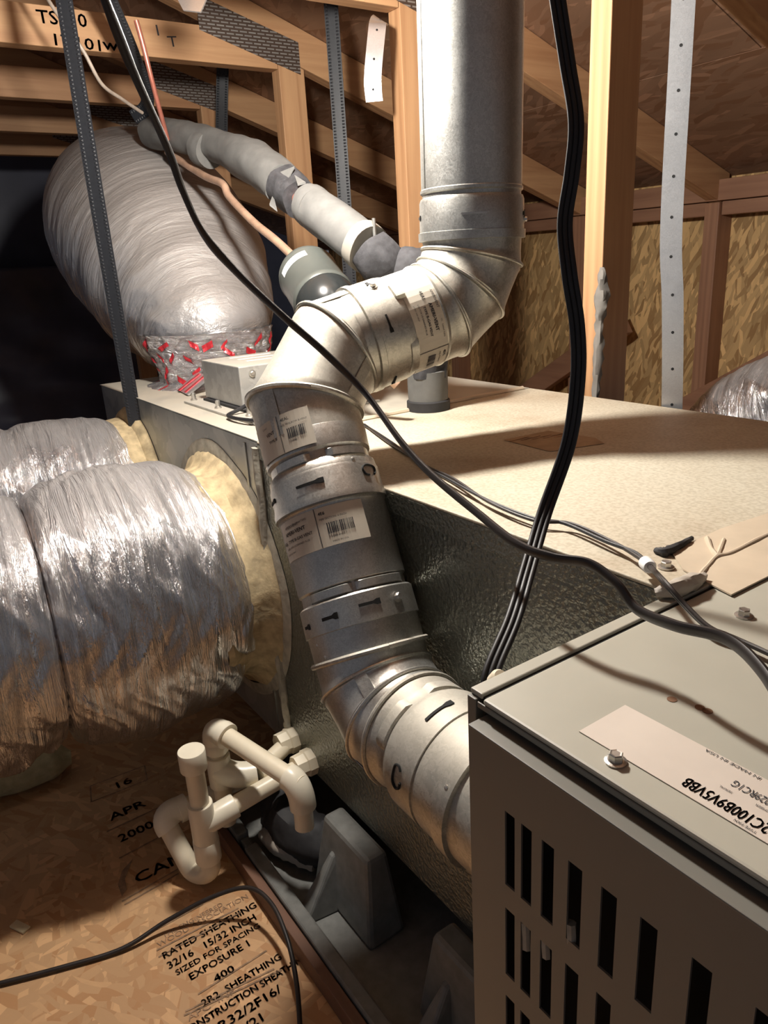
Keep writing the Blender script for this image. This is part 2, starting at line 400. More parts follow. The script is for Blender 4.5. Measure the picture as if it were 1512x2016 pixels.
for txt, u, v, size, sx, bold in (
    ('CANF', 268, 1742, 0.030, 1.25, 0.001), ('THE ENGINEERED', 322, 1848, 0.011, 1.0, 0), ('WOOD ASSOCIATION', 312, 1866, 0.0125, 1.05, 0),
    ('RATED SHEATHING', 322, 1890, 0.0155, 1.0, 0.0006), ('32/16   15/32 INCH', 332, 1910, 0.0165, .95, 0.0006), ('SIZED FOR SPACING', 348, 1922, 0.0125, 1.05, 0.0004),
    ('EXPOSURE 1', 375, 1932, 0.0155, 1.0, 0.0006), ('400', 424, 1936, 0.0155, 1.2, 0.0008), ('2R2  SHEATHING', 400, 1984, 0.0145, 1.0, 0.0005), ('APC  INF', 372, 2012, 0.013, 1.2, 0),
    ('CONSTRUCTION SHEATHING', 360, 2044, 0.0145, .88, 0.0008), ('2R32/2F16/', 418, 2042, 0.0175, 1.15, 0.0008), ('W21', 466, 2046, 0.0175, 1.1, 0.0008),
    ('2000', 236, 1660, 0.026, 1.1, 0.001), ('16', 225, 1556, 0.026, 1.3, 0.001), ('APR', 218, 1618, 0.028, 1.2, 0.001)):
    fl_text(txt, u, v, size, sx, bold)
def fl_line(u0, v0, u1, v1, wd=0.0012):
    a = at(u0, v0, z=0); b = at(u1, v1, z=0); d = (b - a).normalized(); n = Vector((-d.y, d.x, 0)) * wd
    m = MB(); k = Vector((0, 0, 0.0008)); m.add([a - n + k, b - n + k, b + n + k, a + n + k], [(0, 1, 2, 3)]); put(m, 'print_rule', MAT['floor_ink'], floor)
for q in ((235, 1690, 330, 1640), (240, 1775, 350, 1712), (245, 1782, 352, 1720), (300, 1835, 400, 1780), (308, 1872, 470, 1788), (312, 1885, 475, 1796), (390, 1958, 525, 1872), (365, 1992, 540, 1908), (362, 2000, 555, 1910),
          (178, 1548, 285, 1508), (178, 1580, 290, 1536), (178, 1548, 180, 1580), (285, 1508, 290, 1536), (210, 1638, 335, 1580)):
    fl_line(*q)
# logo sweep beside the CANF stamp
m = MB(); arc = [(262, 1690), (240, 1715), (232, 1742), (240, 1765), (250, 1750), (246, 1730), (256, 1706)]
P = [at(u, v, z=0.0008) for u, v in arc]; m.add(P, [(0, 1, 5, 6), (1, 2, 4, 5), (2, 3, 4)]); put(m, 'printed_logo', MAT['floor_ink'], floor)

# roof deck (ceiling): falls towards +Y, panels run along X
SL = 0.34
def roofz(y): return H + 0.571 - SL * (y - 1.0)
yr = -1.6
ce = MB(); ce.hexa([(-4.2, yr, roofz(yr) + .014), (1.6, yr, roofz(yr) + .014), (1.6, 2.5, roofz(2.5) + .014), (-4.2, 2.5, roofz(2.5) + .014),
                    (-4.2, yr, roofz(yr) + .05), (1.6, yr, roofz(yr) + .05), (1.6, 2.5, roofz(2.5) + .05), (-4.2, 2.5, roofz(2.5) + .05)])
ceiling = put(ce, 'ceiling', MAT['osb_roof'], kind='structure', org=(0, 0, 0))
yy = [-1.6, -0.75, 0.45, 1.62, 2.45]; xx = [-4.1, -2.9, -0.55, 1.5]
for i in range(4):
    for j in range(3):
        off = 0.0 if i % 2 else -0.4
        x0, x1 = xx[j] + (off if j else 0) + .0015, xx[j+1] + (off if j < 2 else 0) - .0015
        y0, y1 = yy[i] + .0015, yy[i+1] - .0015
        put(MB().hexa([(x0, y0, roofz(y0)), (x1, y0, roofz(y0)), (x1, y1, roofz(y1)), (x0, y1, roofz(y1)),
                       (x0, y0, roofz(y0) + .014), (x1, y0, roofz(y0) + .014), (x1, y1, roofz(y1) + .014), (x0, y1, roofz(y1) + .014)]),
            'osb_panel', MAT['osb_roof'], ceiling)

# right wall with studs
YW = 2.17
wr = put(MB().box((-3.6, YW, 0.0), (1.4, YW + .012, roofz(YW) - 0.0)), 'wall_right', MAT['osb_wall'], kind='structure', org=(0, 0, 0))
ztop = roofz(YW - .07) - .004
for x in (-2.52, -1.86, -1.36, -0.92, -0.3, 0.3):
    wdt = 0.06 if x == -1.86 else 0.045
    put(MB().box((x, YW - .07, 0.0), (x + wdt, YW, ztop - .09)), 'wall_stud', MAT['wood_red'], wr, bevel=.002)
for x0, x1 in ((-3.6, -1.862), (-1.80, -1.362), (-1.313, -0.922), (-0.873, 1.4)):
    put(MB().box((x0, YW - .06, ztop - .125), (x1, YW, ztop - .088)), 'blocking', MAT['wood_redx'], wr, bevel=.002)
put(MB().box((-3.6, YW - .07, ztop - .086), (1.4, YW, ztop - .03)), 'top_plate', MAT['wood_redx'], wr, bevel=.002)
# diagonal braces leaning on the wall
for (x0, z0, x1, z1) in ((-2.35, 0.15, -1.6, 0.95 - 0.33), (-1.62, 0.2, -0.95, 0.62)):
    d = Vector((x1 - x0, 0, z1 - z0)).normalized(); n = Vector((-d.z, 0, d.x)) * .035
    a = Vector((x0, YW - .115, z0)); b = Vector((x1, YW - .115, z1)); t = Vector((0, .04, 0))
    put(MB().hexa([a - n, b - n, b - n + t, a - n + t, a + n, b + n, b + n + t, a + n + t]), 'diagonal_brace', MAT['wood_redx'], wr, bevel=.002)

# left end: black sheeting hung in loose folds, and bare end wall behind it
wl = put(MB().box((-4.15, -2.0, 0.0), (-4.1, 2.4, 2.2)), 'wall_left', MAT['sheet'], kind='structure', org=(0, 0, 0))
m = MB(); R = []
ny, nz = 70, 50
for i in range(ny + 1):
    y = -1.7 + 3.5 * i / ny; row = []
    for j in range(nz + 1):
        z = 0.02 + 0.90 * j / nz
        dx = 0.10 * noise.noise(Vector((y * 1.6, z * 2.2, 3.1))) + 0.03 * noise.noise(Vector((y * 5 + z * 3, z * 9, 1.0)))
        row.append(Vector((-3.72 + dx + 0.25 * max(0, 0.5 - z), y, z)))
    R.append(row)
m.rings(R, closed=False)
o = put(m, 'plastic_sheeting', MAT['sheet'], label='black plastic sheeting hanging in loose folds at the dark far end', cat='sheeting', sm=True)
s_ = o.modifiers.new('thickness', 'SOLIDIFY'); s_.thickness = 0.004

# ------------------------------------------------------------------ roof trusses
TIE = H + 0.455
TX = [-0.835, -1.34, -1.84, -2.34, -2.84, -3.34]
tl = ['roof truss whose post stands lit behind the cream cabinet top', 'roof truss with the post just left of the tall flue pipe',
      'roof truss whose horizontal chord carries handwritten marker letters', 'roof truss next behind the one with handwriting',
      'roof truss second behind the one with handwriting', 'farthest roof truss, third behind the one with handwriting']
W2 = 0.019
trusses = []
for k, tx in enumerate(TX):
    t = thing('roof_truss', (tx, 1.0, 0.0), tl[k], 'roof truss', 'roof trusses'); trusses.append(t)
    y0, y1 = 0.995, 1.066
    ptop = roofz(y1) - .001 - .088
    po = put(MB().hexa([(tx - W2, y0, 0.0), (tx + W2, y0, 0.0), (tx + W2, y1, 0.0), (tx - W2, y1, 0.0),
                        (tx - W2, y0, roofz(y0) - .089), (tx + W2, y0, roofz(y0) - .089), (tx + W2, y1, ptop), (tx - W2, y1, ptop)]), 'web_post', MAT['wood_z'], t, bevel=.0015)
    put(MB().box((tx - W2, -1.5, TIE), (tx + W2, 0.993, TIE + .074)), 'bottom_chord', MAT['wood_y'], t, bevel=.0015)
    a0, a1 = -1.55, 2.15
    put(MB().hexa([(tx - W2, a0, roofz(a0) - .087), (tx + W2, a0, roofz(a0) - .087), (tx + W2, a1, roofz(a1) - .087), (tx - W2, a1, roofz(a1) - .087),
                   (tx - W2, a0, roofz(a0) - .001), (tx + W2, a0, roofz(a0) - .001), (tx + W2, a1, roofz(a1) - .001), (tx - W2, a1, roofz(a1) - .001)]), 'top_chord', MAT['wood_y'], t, bevel=.0015)
    g0, g1 = 0.80, 1.055
    gx = tx + W2
    put(MB().hexa([(gx, g0, roofz(g0) - .12), (gx + .0015, g0, roofz(g0) - .12), (gx + .0015, g1, roofz(g1) - .105), (gx, g1, roofz(g1) - .105),
                   (gx, g0, roofz(g0) - .05), (gx + .0015, g0, roofz(g0) - .05), (gx + .0015, g1, roofz(g1) - .035), (gx, g1, roofz(g1) - .035)]), 'gusset_plate', MAT['gusset'], t)
tx = TX[2] + W2 + .0006
def tie_fn(p, ang):
    return lambda a, b: Vector((tx, p.y + a * math.cos(ang) - b * math.sin(ang), p.z + a * math.sin(ang) + b * math.cos(ang)))
write('TS210', 0.034, tie_fn(at(74, 45, x=tx), .02), MAT['ink'], trusses[2], sx=1.15, bold=.0008)
write('1T101', 0.030, tie_fn(at(100, 88, x=tx), -.03), MAT['ink'], trusses[2], sx=1.4, bold=.0008)
write('ws', 0.030, tie_fn(at(203, 97, x=tx), -.03), MAT['ink'], trusses[2], sx=1.5, bold=.0008)
for ch, u_, v_ in (("I", 308, 70), ("T", 332, 92)): write(ch, 0.030, tie_fn(at(u_, v_, x=tx), .1), MAT['ink'], trusses[2], sx=1.3)
# tuft of grey sealant hanging on the lit post
m = MB(); pts = [Vector((TX[0] + W2 + .004, .99, H - .03)), Vector((TX[0] + W2 + .006, .988, H - .09)), Vector((TX[0] + W2 + .002, .99, H - .15)), Vector((TX[0] + W2, .99, H - .24))]
sp = smooth(pts, 8); m.tube(sp, resamp([.003, .010, .006, .007, .004], len(sp)), 10, disp=lambda L, a, t: .007 * noise.noise(Vector((L * 60, a * 1.5, 0))))
put(m, 'sealant_smear', plain('grey_sealant', (0.20, 0.185, 0.165), 0.8), label='crusty grey sealant smear low on the lit post', cat='sealant', sm=True)

# ------------------------------------------------------------------ furnace (nearest cabinet)
TOP = H - 0.226
FX, FY, FX1, FY1 = -0.272, 0.231, 0.62, 0.945
FZ = 0.125
fu = thing('furnace', (0.15, 0.6, FZ), 'grey furnace cabinet with slotted door, nearest at lower right', 'furnace')
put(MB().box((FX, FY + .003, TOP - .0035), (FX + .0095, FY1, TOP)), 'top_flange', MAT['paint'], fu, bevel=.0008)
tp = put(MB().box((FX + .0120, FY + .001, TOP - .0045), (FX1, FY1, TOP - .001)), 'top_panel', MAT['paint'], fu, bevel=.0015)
put(MB().box((FX + .0096, FY + .004, TOP - .012), (FX + .0119, FY1 - .004, TOP - .002)), 'seam_gap', MAT['black'], fu)
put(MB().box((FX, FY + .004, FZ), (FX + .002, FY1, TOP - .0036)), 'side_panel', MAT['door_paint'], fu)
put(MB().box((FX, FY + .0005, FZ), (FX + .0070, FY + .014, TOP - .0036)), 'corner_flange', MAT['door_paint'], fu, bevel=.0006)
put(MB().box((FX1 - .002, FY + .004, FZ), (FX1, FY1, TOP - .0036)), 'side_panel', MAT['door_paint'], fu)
put(MB().box((FX, FY1 - .002, FZ), (FX1, FY1, TOP - .0046)), 'back_panel', MAT['paint'], fu)
put(MB().box((FX + .003, FY + .004, FZ), (FX1 - .003, FY1 - .003, FZ + .002)), 'base_panel', MAT['paint'], fu)
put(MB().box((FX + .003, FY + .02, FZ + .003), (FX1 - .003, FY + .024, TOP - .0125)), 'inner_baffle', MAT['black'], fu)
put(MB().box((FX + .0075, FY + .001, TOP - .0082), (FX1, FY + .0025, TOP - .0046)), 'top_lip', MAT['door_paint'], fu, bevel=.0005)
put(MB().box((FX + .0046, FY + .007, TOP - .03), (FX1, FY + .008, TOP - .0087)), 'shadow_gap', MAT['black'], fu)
# door with slots
KD = .96; DY = FY * KD
dx0, dx1, dz1, dz0 = (FX + .001) * KD, FX1, H - .2385, FZ
slots = [(a * KD, b * KD) for a, b in ((-.242, .0075), (-.2297, .0078), (-.2148, .0085), (-.197, .009), (-.1765, .0092), (-.1545, .0092), (-.1285, .0095))]
xs_ = slots[-1][0]
while xs_ < .5: xs_ += .027; slots.append((xs_, .0095))
rows = []; zt = H - .288 * KD
for i in range(7):
    rows.append((zt - .049, zt)); zt -= .0655
xb = [dx0] + [c for a, wd in slots for c in (a, a + wd)] + [dx1]
zb = [dz1] + [c for a, b in rows for c in (b, a)] + [dz0]
m = MB()
for i in range(len(xb) - 1):
    for j in range(len(zb) - 1):
        if i % 2 == 1 and j % 2 == 1: continue
        m.box((xb[i], DY, zb[j+1]), (xb[i+1], DY + .0012, zb[j]))
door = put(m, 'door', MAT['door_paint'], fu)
put(MB().box((dx0, DY - .0004, dz1 - .001), (dx1, FY + .0068, dz1 + .0006)), 'door_lip', MAT['door_paint'], door, bevel=.0006)
put(MB().box((dx0, DY + .0013, dz0), (dx0 + .001, FY + .0028, dz1 - .0011)), 'door_return', MAT['door_paint'], door)
for k, (x, z) in enumerate(((-.2195, H - .352), (-.2055, H - .345), (-.1885, H - .326))):
    mm = MB(); mm.tube([Vector((x, DY + .003, z + .009)), Vector((x + .001, DY + .0025, z)), Vector((x + .001, DY + .003, z - .009))], .0026, 7, disp=lambda L, a, t: .0009 * noise.noise(Vector((L * 900, a, k))))
    put(mm, 'insulation_tuft', MAT['mastic_grey'], fu, sm=True)
def hexbolt(p, axis, r, h, name='screw', mat='steel', parent=None, washer=True):
    mb = MB()
    if washer: mb.lathe(p, axis, [(0, r * 1.5), (h * .18, r * 1.5), (h * .25, r * 1.1)], 20)
    mb.lathe(p, axis, [(h * .2, r), (h * .9, r), (h, r * .86), (h * .97, r * .6)], 6 if washer else 8)
    return put(mb, name, MAT[mat], parent)
for u, v, r in ((1212, 1500, .0035), (1464, 1213, .0038)):
    hexbolt(at(u, v, z=TOP - .001), (0, 0, 1), r, .005, parent=fu)
for u, v in ((1323, 1377), (1378, 1393), (1393, 1400)):
    mm = MB(); mm.lathe(at(u, v, z=TOP - .0009), (0, 0, 1), [(0, .0026), (.0002, .0026), (.0002, .0018)], 14); put(mm, 'rust_spot', MAT['rust'], fu)
# rating label
lz = TOP - .0004
mm = MB(); mm.box((-.208, .249, lz - .0004), (.03, .2845, lz)); lab = put(mm, 'rating_label', MAT['sticker_pink'], fu)
def lab_fn(x, y): return lambda a, b: Vector((x - a, y - b, lz + .0003))
write('AUD2C100B9V5VBB', 0.0098, lab_fn(-.1030, .2595), MAT['ink'], lab, sx=.60, bold=.00008)
write('5029RC1G', 0.0068, lab_fn(-.1215, .2735), MAT['ink'], lab, sx=.62)
write('IN MADE IN USA', 0.0028, lab_fn(-.134, .2835), MAT['ink'], lab, sx=1.3)
write('SERIAL', 0.0020, lab_fn(-.137, .2655), MAT['ink'], lab)
write('MODEL NUMBER', 0.0020, lab_fn(-.112, .2665), MAT['ink'], lab)
write('TYPE FAN', 0.0022, lab_fn(-.118, .2515), MAT['ink'], lab)

# ------------------------------------------------------------------ coil cabinet
CX0, CX1, CY0, CY1, CZ = -0.925, FX, 0.422, 0.945, 0.125
co = thing('coil_cabinet', (-.6, .68, CZ), 'evaporator coil cabinet with dusty cream top and dark embossed side', 'cabinet')
m = MB(); m.box((CX0, CY0, CZ), (CX1 - .001, CY1, TOP - .004)); put(m, 'body', MAT['coil_side'], co, bevel=.002)
put(MB().box((CX0, CY0 - .003, TOP - .0035), (CX1 - .001, CY1 + .002, TOP - .0005)), 'top_panel', MAT['coil_top'], co, bevel=.001)
put(MB().box((CX0, CY0 - .003, TOP - .026), (CX1 - .001, CY0 - .0005, TOP - .0036)), 'edge_flange', MAT['coil_side'], co, bevel=.0008)
mm = MB(); mm.add([Vector((p.x, p.y, TOP + .0001)) for p in (at(990, 866, z=TOP), at(1083, 889, z=TOP), at(1190, 873, z=TOP), at(1172, 862, z=TOP), at(1080, 848, z=TOP))], [(0, 1, 2, 3, 4)])
wl_ = put(mm, 'warning_label', plain('brown_label', (0.36, 0.25, 0.15), 0.6), co)
for i in range(5):
    a = at(1020 + i * 22, 866 - i * 2, z=TOP + .0004); mm = MB(); mm.box((a.x - .004, a.y - .012, a.z), (a.x - .001, a.y + .022, a.z + .0001)); put(mm, 'printed_line', MAT['floor_ink'], wl_)
# beige paper tape patch over the joint with the furnace
pp = [(1322, 1085), (1420, 1040), (1512, 1010), (1620, 1060), (1560, 1110), (1440, 1170), (1370, 1135), (1345, 1120)]
mm = MB(); vs = [at(u, v, z=TOP + .0012) for u, v in pp]; n = len(vs)
mm.add(vs + [p - Vector((0, 0, .0012)) for p in vs], [tuple(range(n - 1, -1, -1))] + [(i, (i+1) % n, n + (i+1) % n, n + i) for i in range(n)])
tpp = put(mm, 'tape_patch', MAT['tape_paper'], label='torn beige tape patch over joint between cream top and furnace', cat='tape')
for crs in (((1375, 1135), (1395, 1112), (1412, 1095), (1440, 1088), (1500, 1058), (1560, 1030)), ((1392, 1060), (1400, 1080), (1412, 1095)), ((1425, 1062), (1418, 1080), (1412, 1095))):
    mm = MB(); sp = smooth([at(u, v, z=TOP + .0013) for u, v in crs], 5); mm.tube(sp, [.0018 + .0008 * noise.noise(p * 90) for p in sp], 8); put(mm, 'crease', MAT['tape_paper'], tpp, sm=True)
mm = MB(); sp = smooth([at(1290, 1083, z=TOP + .002), at(1310, 1086, z=TOP + .003), at(1335, 1075, z=TOP + .003), at(1362, 1060, z=TOP + .002)], 5)
mm.tube(sp, resamp([.002, .004, .003, .002], len(sp)), 8, disp=lambda L, a, t: .0015 * noise.noise(Vector((L * 300, a, 5))))
put(mm, 'burnt_tape_edge', MAT['rubber'], label='blackened curled edge beside the beige tape patch', cat='tape', sm=True)
mm = MB(); sp = smooth([at(1290, 1168, z=TOP + .003), at(1325, 1160, z=TOP + .006), at(1360, 1146, z=TOP + .006), at(1385, 1135, z=TOP + .003)], 6)
mm.tube(sp, resamp([.003, .006, .006, .003], len(sp)), 12, disp=lambda L, a, t: .0016 * noise.noise(Vector((L * 160, a * 1.3, 2))))
put(mm, 'putty_lump', MAT['putty'], label='pale putty lump sealing the furnace joint below white clip', cat='putty', sm=True)
hexbolt(at(1311, 1117, z=TOP), (0, 0, 1), .004, .005, parent=co)

# ------------------------------------------------------------------ supply plenum
PX0, PX1 = -1.72, CX0
pl = thing('plenum', (-1.3, .68, CZ), 'galvanised sheet metal plenum box at far end of cabinets', 'plenum')
put(MB().box((PX0, CY0, CZ), (PX1 - .001, CY1, TOP - .002)), 'body', MAT['plenum'], pl, bevel=.002)
put(MB().box((PX0 - .002, CY0 - .002, TOP - .0018), (PX1 - .001, CY1 + .002, TOP)), 'top_sheet', MAT['plenum'], pl, bevel=.0008)
m = MB(); sp = smooth([Vector((PX1 - .004, CY0 - .002, TOP - .01)), Vector((PX1 - .006, CY0 - .003, TOP - .2)), Vector((PX1 - .004, CY0 - .003, CZ + .1)), Vector((PX1 - .003, CY0 - .002, CZ + .04))], 12)
m.tube(sp, .009, 10, disp=lambda L, a, t: .004 * noise.noise(Vector((L * 70, a, 1))) - .002)
put(m, 'mastic_seam', MAT['mastic_grey'], pl, sm=True)
m = MB(); m.box((PX1 - .05, CY0 - .002, CZ + .02), (PX1 - .044, CY0, TOP - .01)); put(m, 'drive_cleat', MAT['plenum'], pl)
m = MB(); sp = [Vector((PX1 - .002, CY0 + .03 + .48 * i / 20, TOP + .001)) for i in range(21)]
m.tube(sp, .004, 8, disp=lambda L, a, t: .0015 * noise.noise(Vector((L * 90, a, 8)))); put(m, 'top_seam_mastic', MAT['tape_paper'], pl, sm=True)

# ------------------------------------------------------------------ flexible ducts
def flex(name, pts, radii, mat, label, n=120, k=26, amp=0.012, fa=16, ft=1.4, seed=0, lobes=0.0, lobe_len=.2, damp0=0.03, org=None):
    sp = smooth(pts, k); rad = resamp(radii, len(sp))
    def disp(L, a, t):
        q = min(1, L / damp0) if damp0 else 1
        c, s = math.cos(a) * ft, math.sin(a) * ft
        low = .5 - .5 * math.cos(a)                       # sagging underside creases more (a = 0 is the top)
        k1 = L * fa + .9 * noise.noise(Vector((c * 1.3, s * 1.3, seed)))
        v = 1 - abs(noise.noise(Vector((k1, c * .6 + seed, s * .6)))) * 2.2
        v2 = 1 - abs(noise.noise(Vector((k1 * 2.3 + s, c * 1.1 + seed, s * 1.1 + 9)))) * 2.2
        v3 = noise.noise(Vector((k1 * 5.0, c * 2.5 + seed, s * 2.5 + 4)))
        lb = lobes * (abs(math.sin(math.pi * (L / lobe_len + .15))) ** .25 - .85)
        return q * ((.35 + .9 * low) * (amp * (v - .4) + amp * .5 * (v2 - .4) + amp * .28 * v3) + lb)
    m = MB(); m.tube(sp, rad, n, cap=True, disp=disp, uv=True)
    return m
# near side duct
d2 = thing('flex_duct', (-1.1, .05, H - .72), 'large crumpled silver flex duct nearest the camera at left', 'duct', 'silver flex ducts')
m = flex('', [(-1.10, .395, H - .472), (-1.10, .33, H - .472), (-1.105, .22, H - .472), (-1.115, .06, H - .468), (-1.13, -.12, H - .455), (-1.14, -.45, H - .43)], [.168, .190, .200, .194, .186, .186], '', '', 220, 40, .0105, 17, 1.5, 2.0, .055, .31)
put(m, 'foil_jacket', MAT['foil_side'], d2, sm=True)
m = MB(); m.lathe((-1.10, CY0 - .001, H - .472), (0, -1, 0), [(0, .200), (.004, .198), (.012, .186), (.022, .178), (.035, .175), (.05, .178), (.06, .183), (.07, .188), (.085, .194), (.095, .190)], 110, cap0=False, cap1=False)
for i, p in enumerate(m.v):
    q = Vector((p.x + 1.10, 0, p.z - H + .472)).normalized(); p += q * (.006 * noise.noise(p * 22) + .003 * noise.noise(p * 70)); p.y += .012 * noise.noise(p * 14) if p.y < CY0 - .06 else 0
put(m, 'mastic_collar', MAT['mastic'], d2, label='tan mastic collar', sm=True)
# wet mastic brushed on the sheet metal round the collar
m = MB(); m.lathe((-1.10, CY0 - .0008, H - .472), (0, -1, 0), [(0, .218), (.002, .212), (.003, .196)], 60, cap0=False, cap1=False)
for p in m.v: p += Vector((1, 0, 1.2)) * .008 * noise.noise(p * 9)
put(m, 'mastic_ring', MAT['mastic_grey'], d2, label='grey mastic smear', sm=True)
d3 = thing('flex_duct', (-1.53, .05, H - .66), 'silver flex duct behind the nearest one, half hidden at left', 'duct', 'silver flex ducts')
m = flex('', [(-1.53, .40, H - .42), (-1.53, .32, H - .42), (-1.54, .18, H - .42), (-1.55, .0, H - .43), (-1.57, -.4, H - .43)], [.135, .155, .165, .17, .17], '', '', 180, 34, .009, 17, 1.5, 7.0, .022, .24)
put(m, 'foil_jacket', MAT['foil_side'], d3, sm=True)
m = MB(); m.lathe((-1.53, CY0 - .001, H - .42), (0, -1, 0), [(0, .165), (.008, .16), (.016, .147), (.06, .143), (.08, .146), (.09, .138)], 60, cap0=False, cap1=False)
for p in m.v: p += Vector((1, 0, 1)) * .003 * noise.noise(p * 24)
put(m, 'mastic_collar', MAT['mastic'], d3, label='tan mastic collar', sm=True)
# upright duct on the plenum top
d1 = thing('flex_duct', (-1.53, .63, TOP), 'big dusty grey flex duct rising from top of the plenum', 'duct', 'silver flex ducts')
base = Vector((-1.548, .630, TOP))
m = flex('', [base + Vector((-.003, .002, .008)), base + Vector((-.014, .003, .05)), Vector((-1.588, .636, H - .128)), Vector((-1.665, .648, H - .075)), Vector((-1.79, .66, H - .008)), Vector((-1.95, .675, H + .065)), Vector((-2.13, .70, H + .12)), Vector((-2.45, .78, H + .165)), Vector((-2.95, .92, H + .17))],
         [.098, .108, .138, .176, .216, .236, .240, .24, .23], '', '', 160, 26, .0035, 20, 1.6, 4.0, .002, .1)
put(m, 'foil_jacket', MAT['foil_up'], d1, sm=True)
def collar_pt(a, h, off=0.0):
    q = Vector((math.cos(a), math.sin(a), 0))
    r = .150 - .028 * min(1, h / .006) + .30 * max(0, h - .035) + off
    r += .006 * noise.noise(Vector((math.cos(a) * 5, math.sin(a) * 5, h * 40))) + .004 * noise.noise(Vector((math.cos(a) * 13, math.sin(a) * 13, h * 90)))
    return base + q * r + Vector((-.45 * h * min(1, h / .05), .04 * h, h))
m = MB(); hs_ = [0, .004, .007] + [.007 + .098 * k / 26 for k in range(1, 27)]
m.rings([[collar_pt(2 * math.pi * j / 150, h) for j in range(150)] for h in hs_], uvs=hs_); put(m, 'foil_collar', MAT['foil_clean'], d1, sm=True)
rnd = random.Random(3)
for i in range(34):
    a0 = math.radians(-150 + (i * 37 % 205) + rnd.uniform(-5, 5)); h0 = (.014, .036, .060, .085)[i % 4] + rnd.uniform(-.006, .006); sl_ = rnd.uniform(.010, .020) * rnd.choice((-1, 1))
    la, lh = rnd.uniform(.10, .22), rnd.uniform(.003, .0065); R0 = []
    for k in range(6): R0.append([collar_pt(a0 + la * (k / 5 - .5), h0 + sl_ * (k / 5 - .5) + e * lh, .0014) for e in (-1, 0, 1)])
    mm = MB(); mm.rings(R0, closed=False); put(mm, 'red_tape_print', MAT['red_tape'], d1)
mm = MB(); c = at(383, 770, z=TOP); mm.hexa([c + Vector(v) for v in ((-.03, -.02, .001), (.05, -.03, .001), (.05, .02, .03), (-.04, .03, .03), (-.03, -.024, .003), (.05, -.034, .003), (.05, .016, .032), (-.04, .026, .032))]); put(mm, 'foil_tape_flap', MAT['strap_metal'], d1)
for k in (0, 1):
    mm = MB(); mm.hexa([c + Vector(v) for v in ((-.015 + k*.035, -.027, .004), (-.003 + k*.035, -.028, .004), (.0 + k*.03, .018, .0305), (-.012 + k*.03, .02, .0305), (-.015 + k*.035, -.029, .005), (-.003 + k*.035, -.03, .005), (.0 + k*.03, .016, .032), (-.012 + k*.03, .018, .032))]); put(mm, 'red_tape_print', MAT['red_tape'], d1)
# duct behind the cabinets at the right edge
d4 = thing('flex_duct', (-.55, 1.35, 0.3), 'silver flex duct behind the cream cabinet at right edge', 'duct', 'silver flex ducts')
m = flex('', [(-.80, 1.34, H - .40), (-.70, 1.345, H - .335), (-.55, 1.35, H - .29), (-.3, 1.36, H - .27), (.2, 1.38, H - .25)], [.10, .125, .135, .135, .135], '', '', 100, 22, .010, 17, 1.5, 11.0, .006, .12)
put(m, 'foil_jacket', MAT['foil_side'], d4, sm=True)

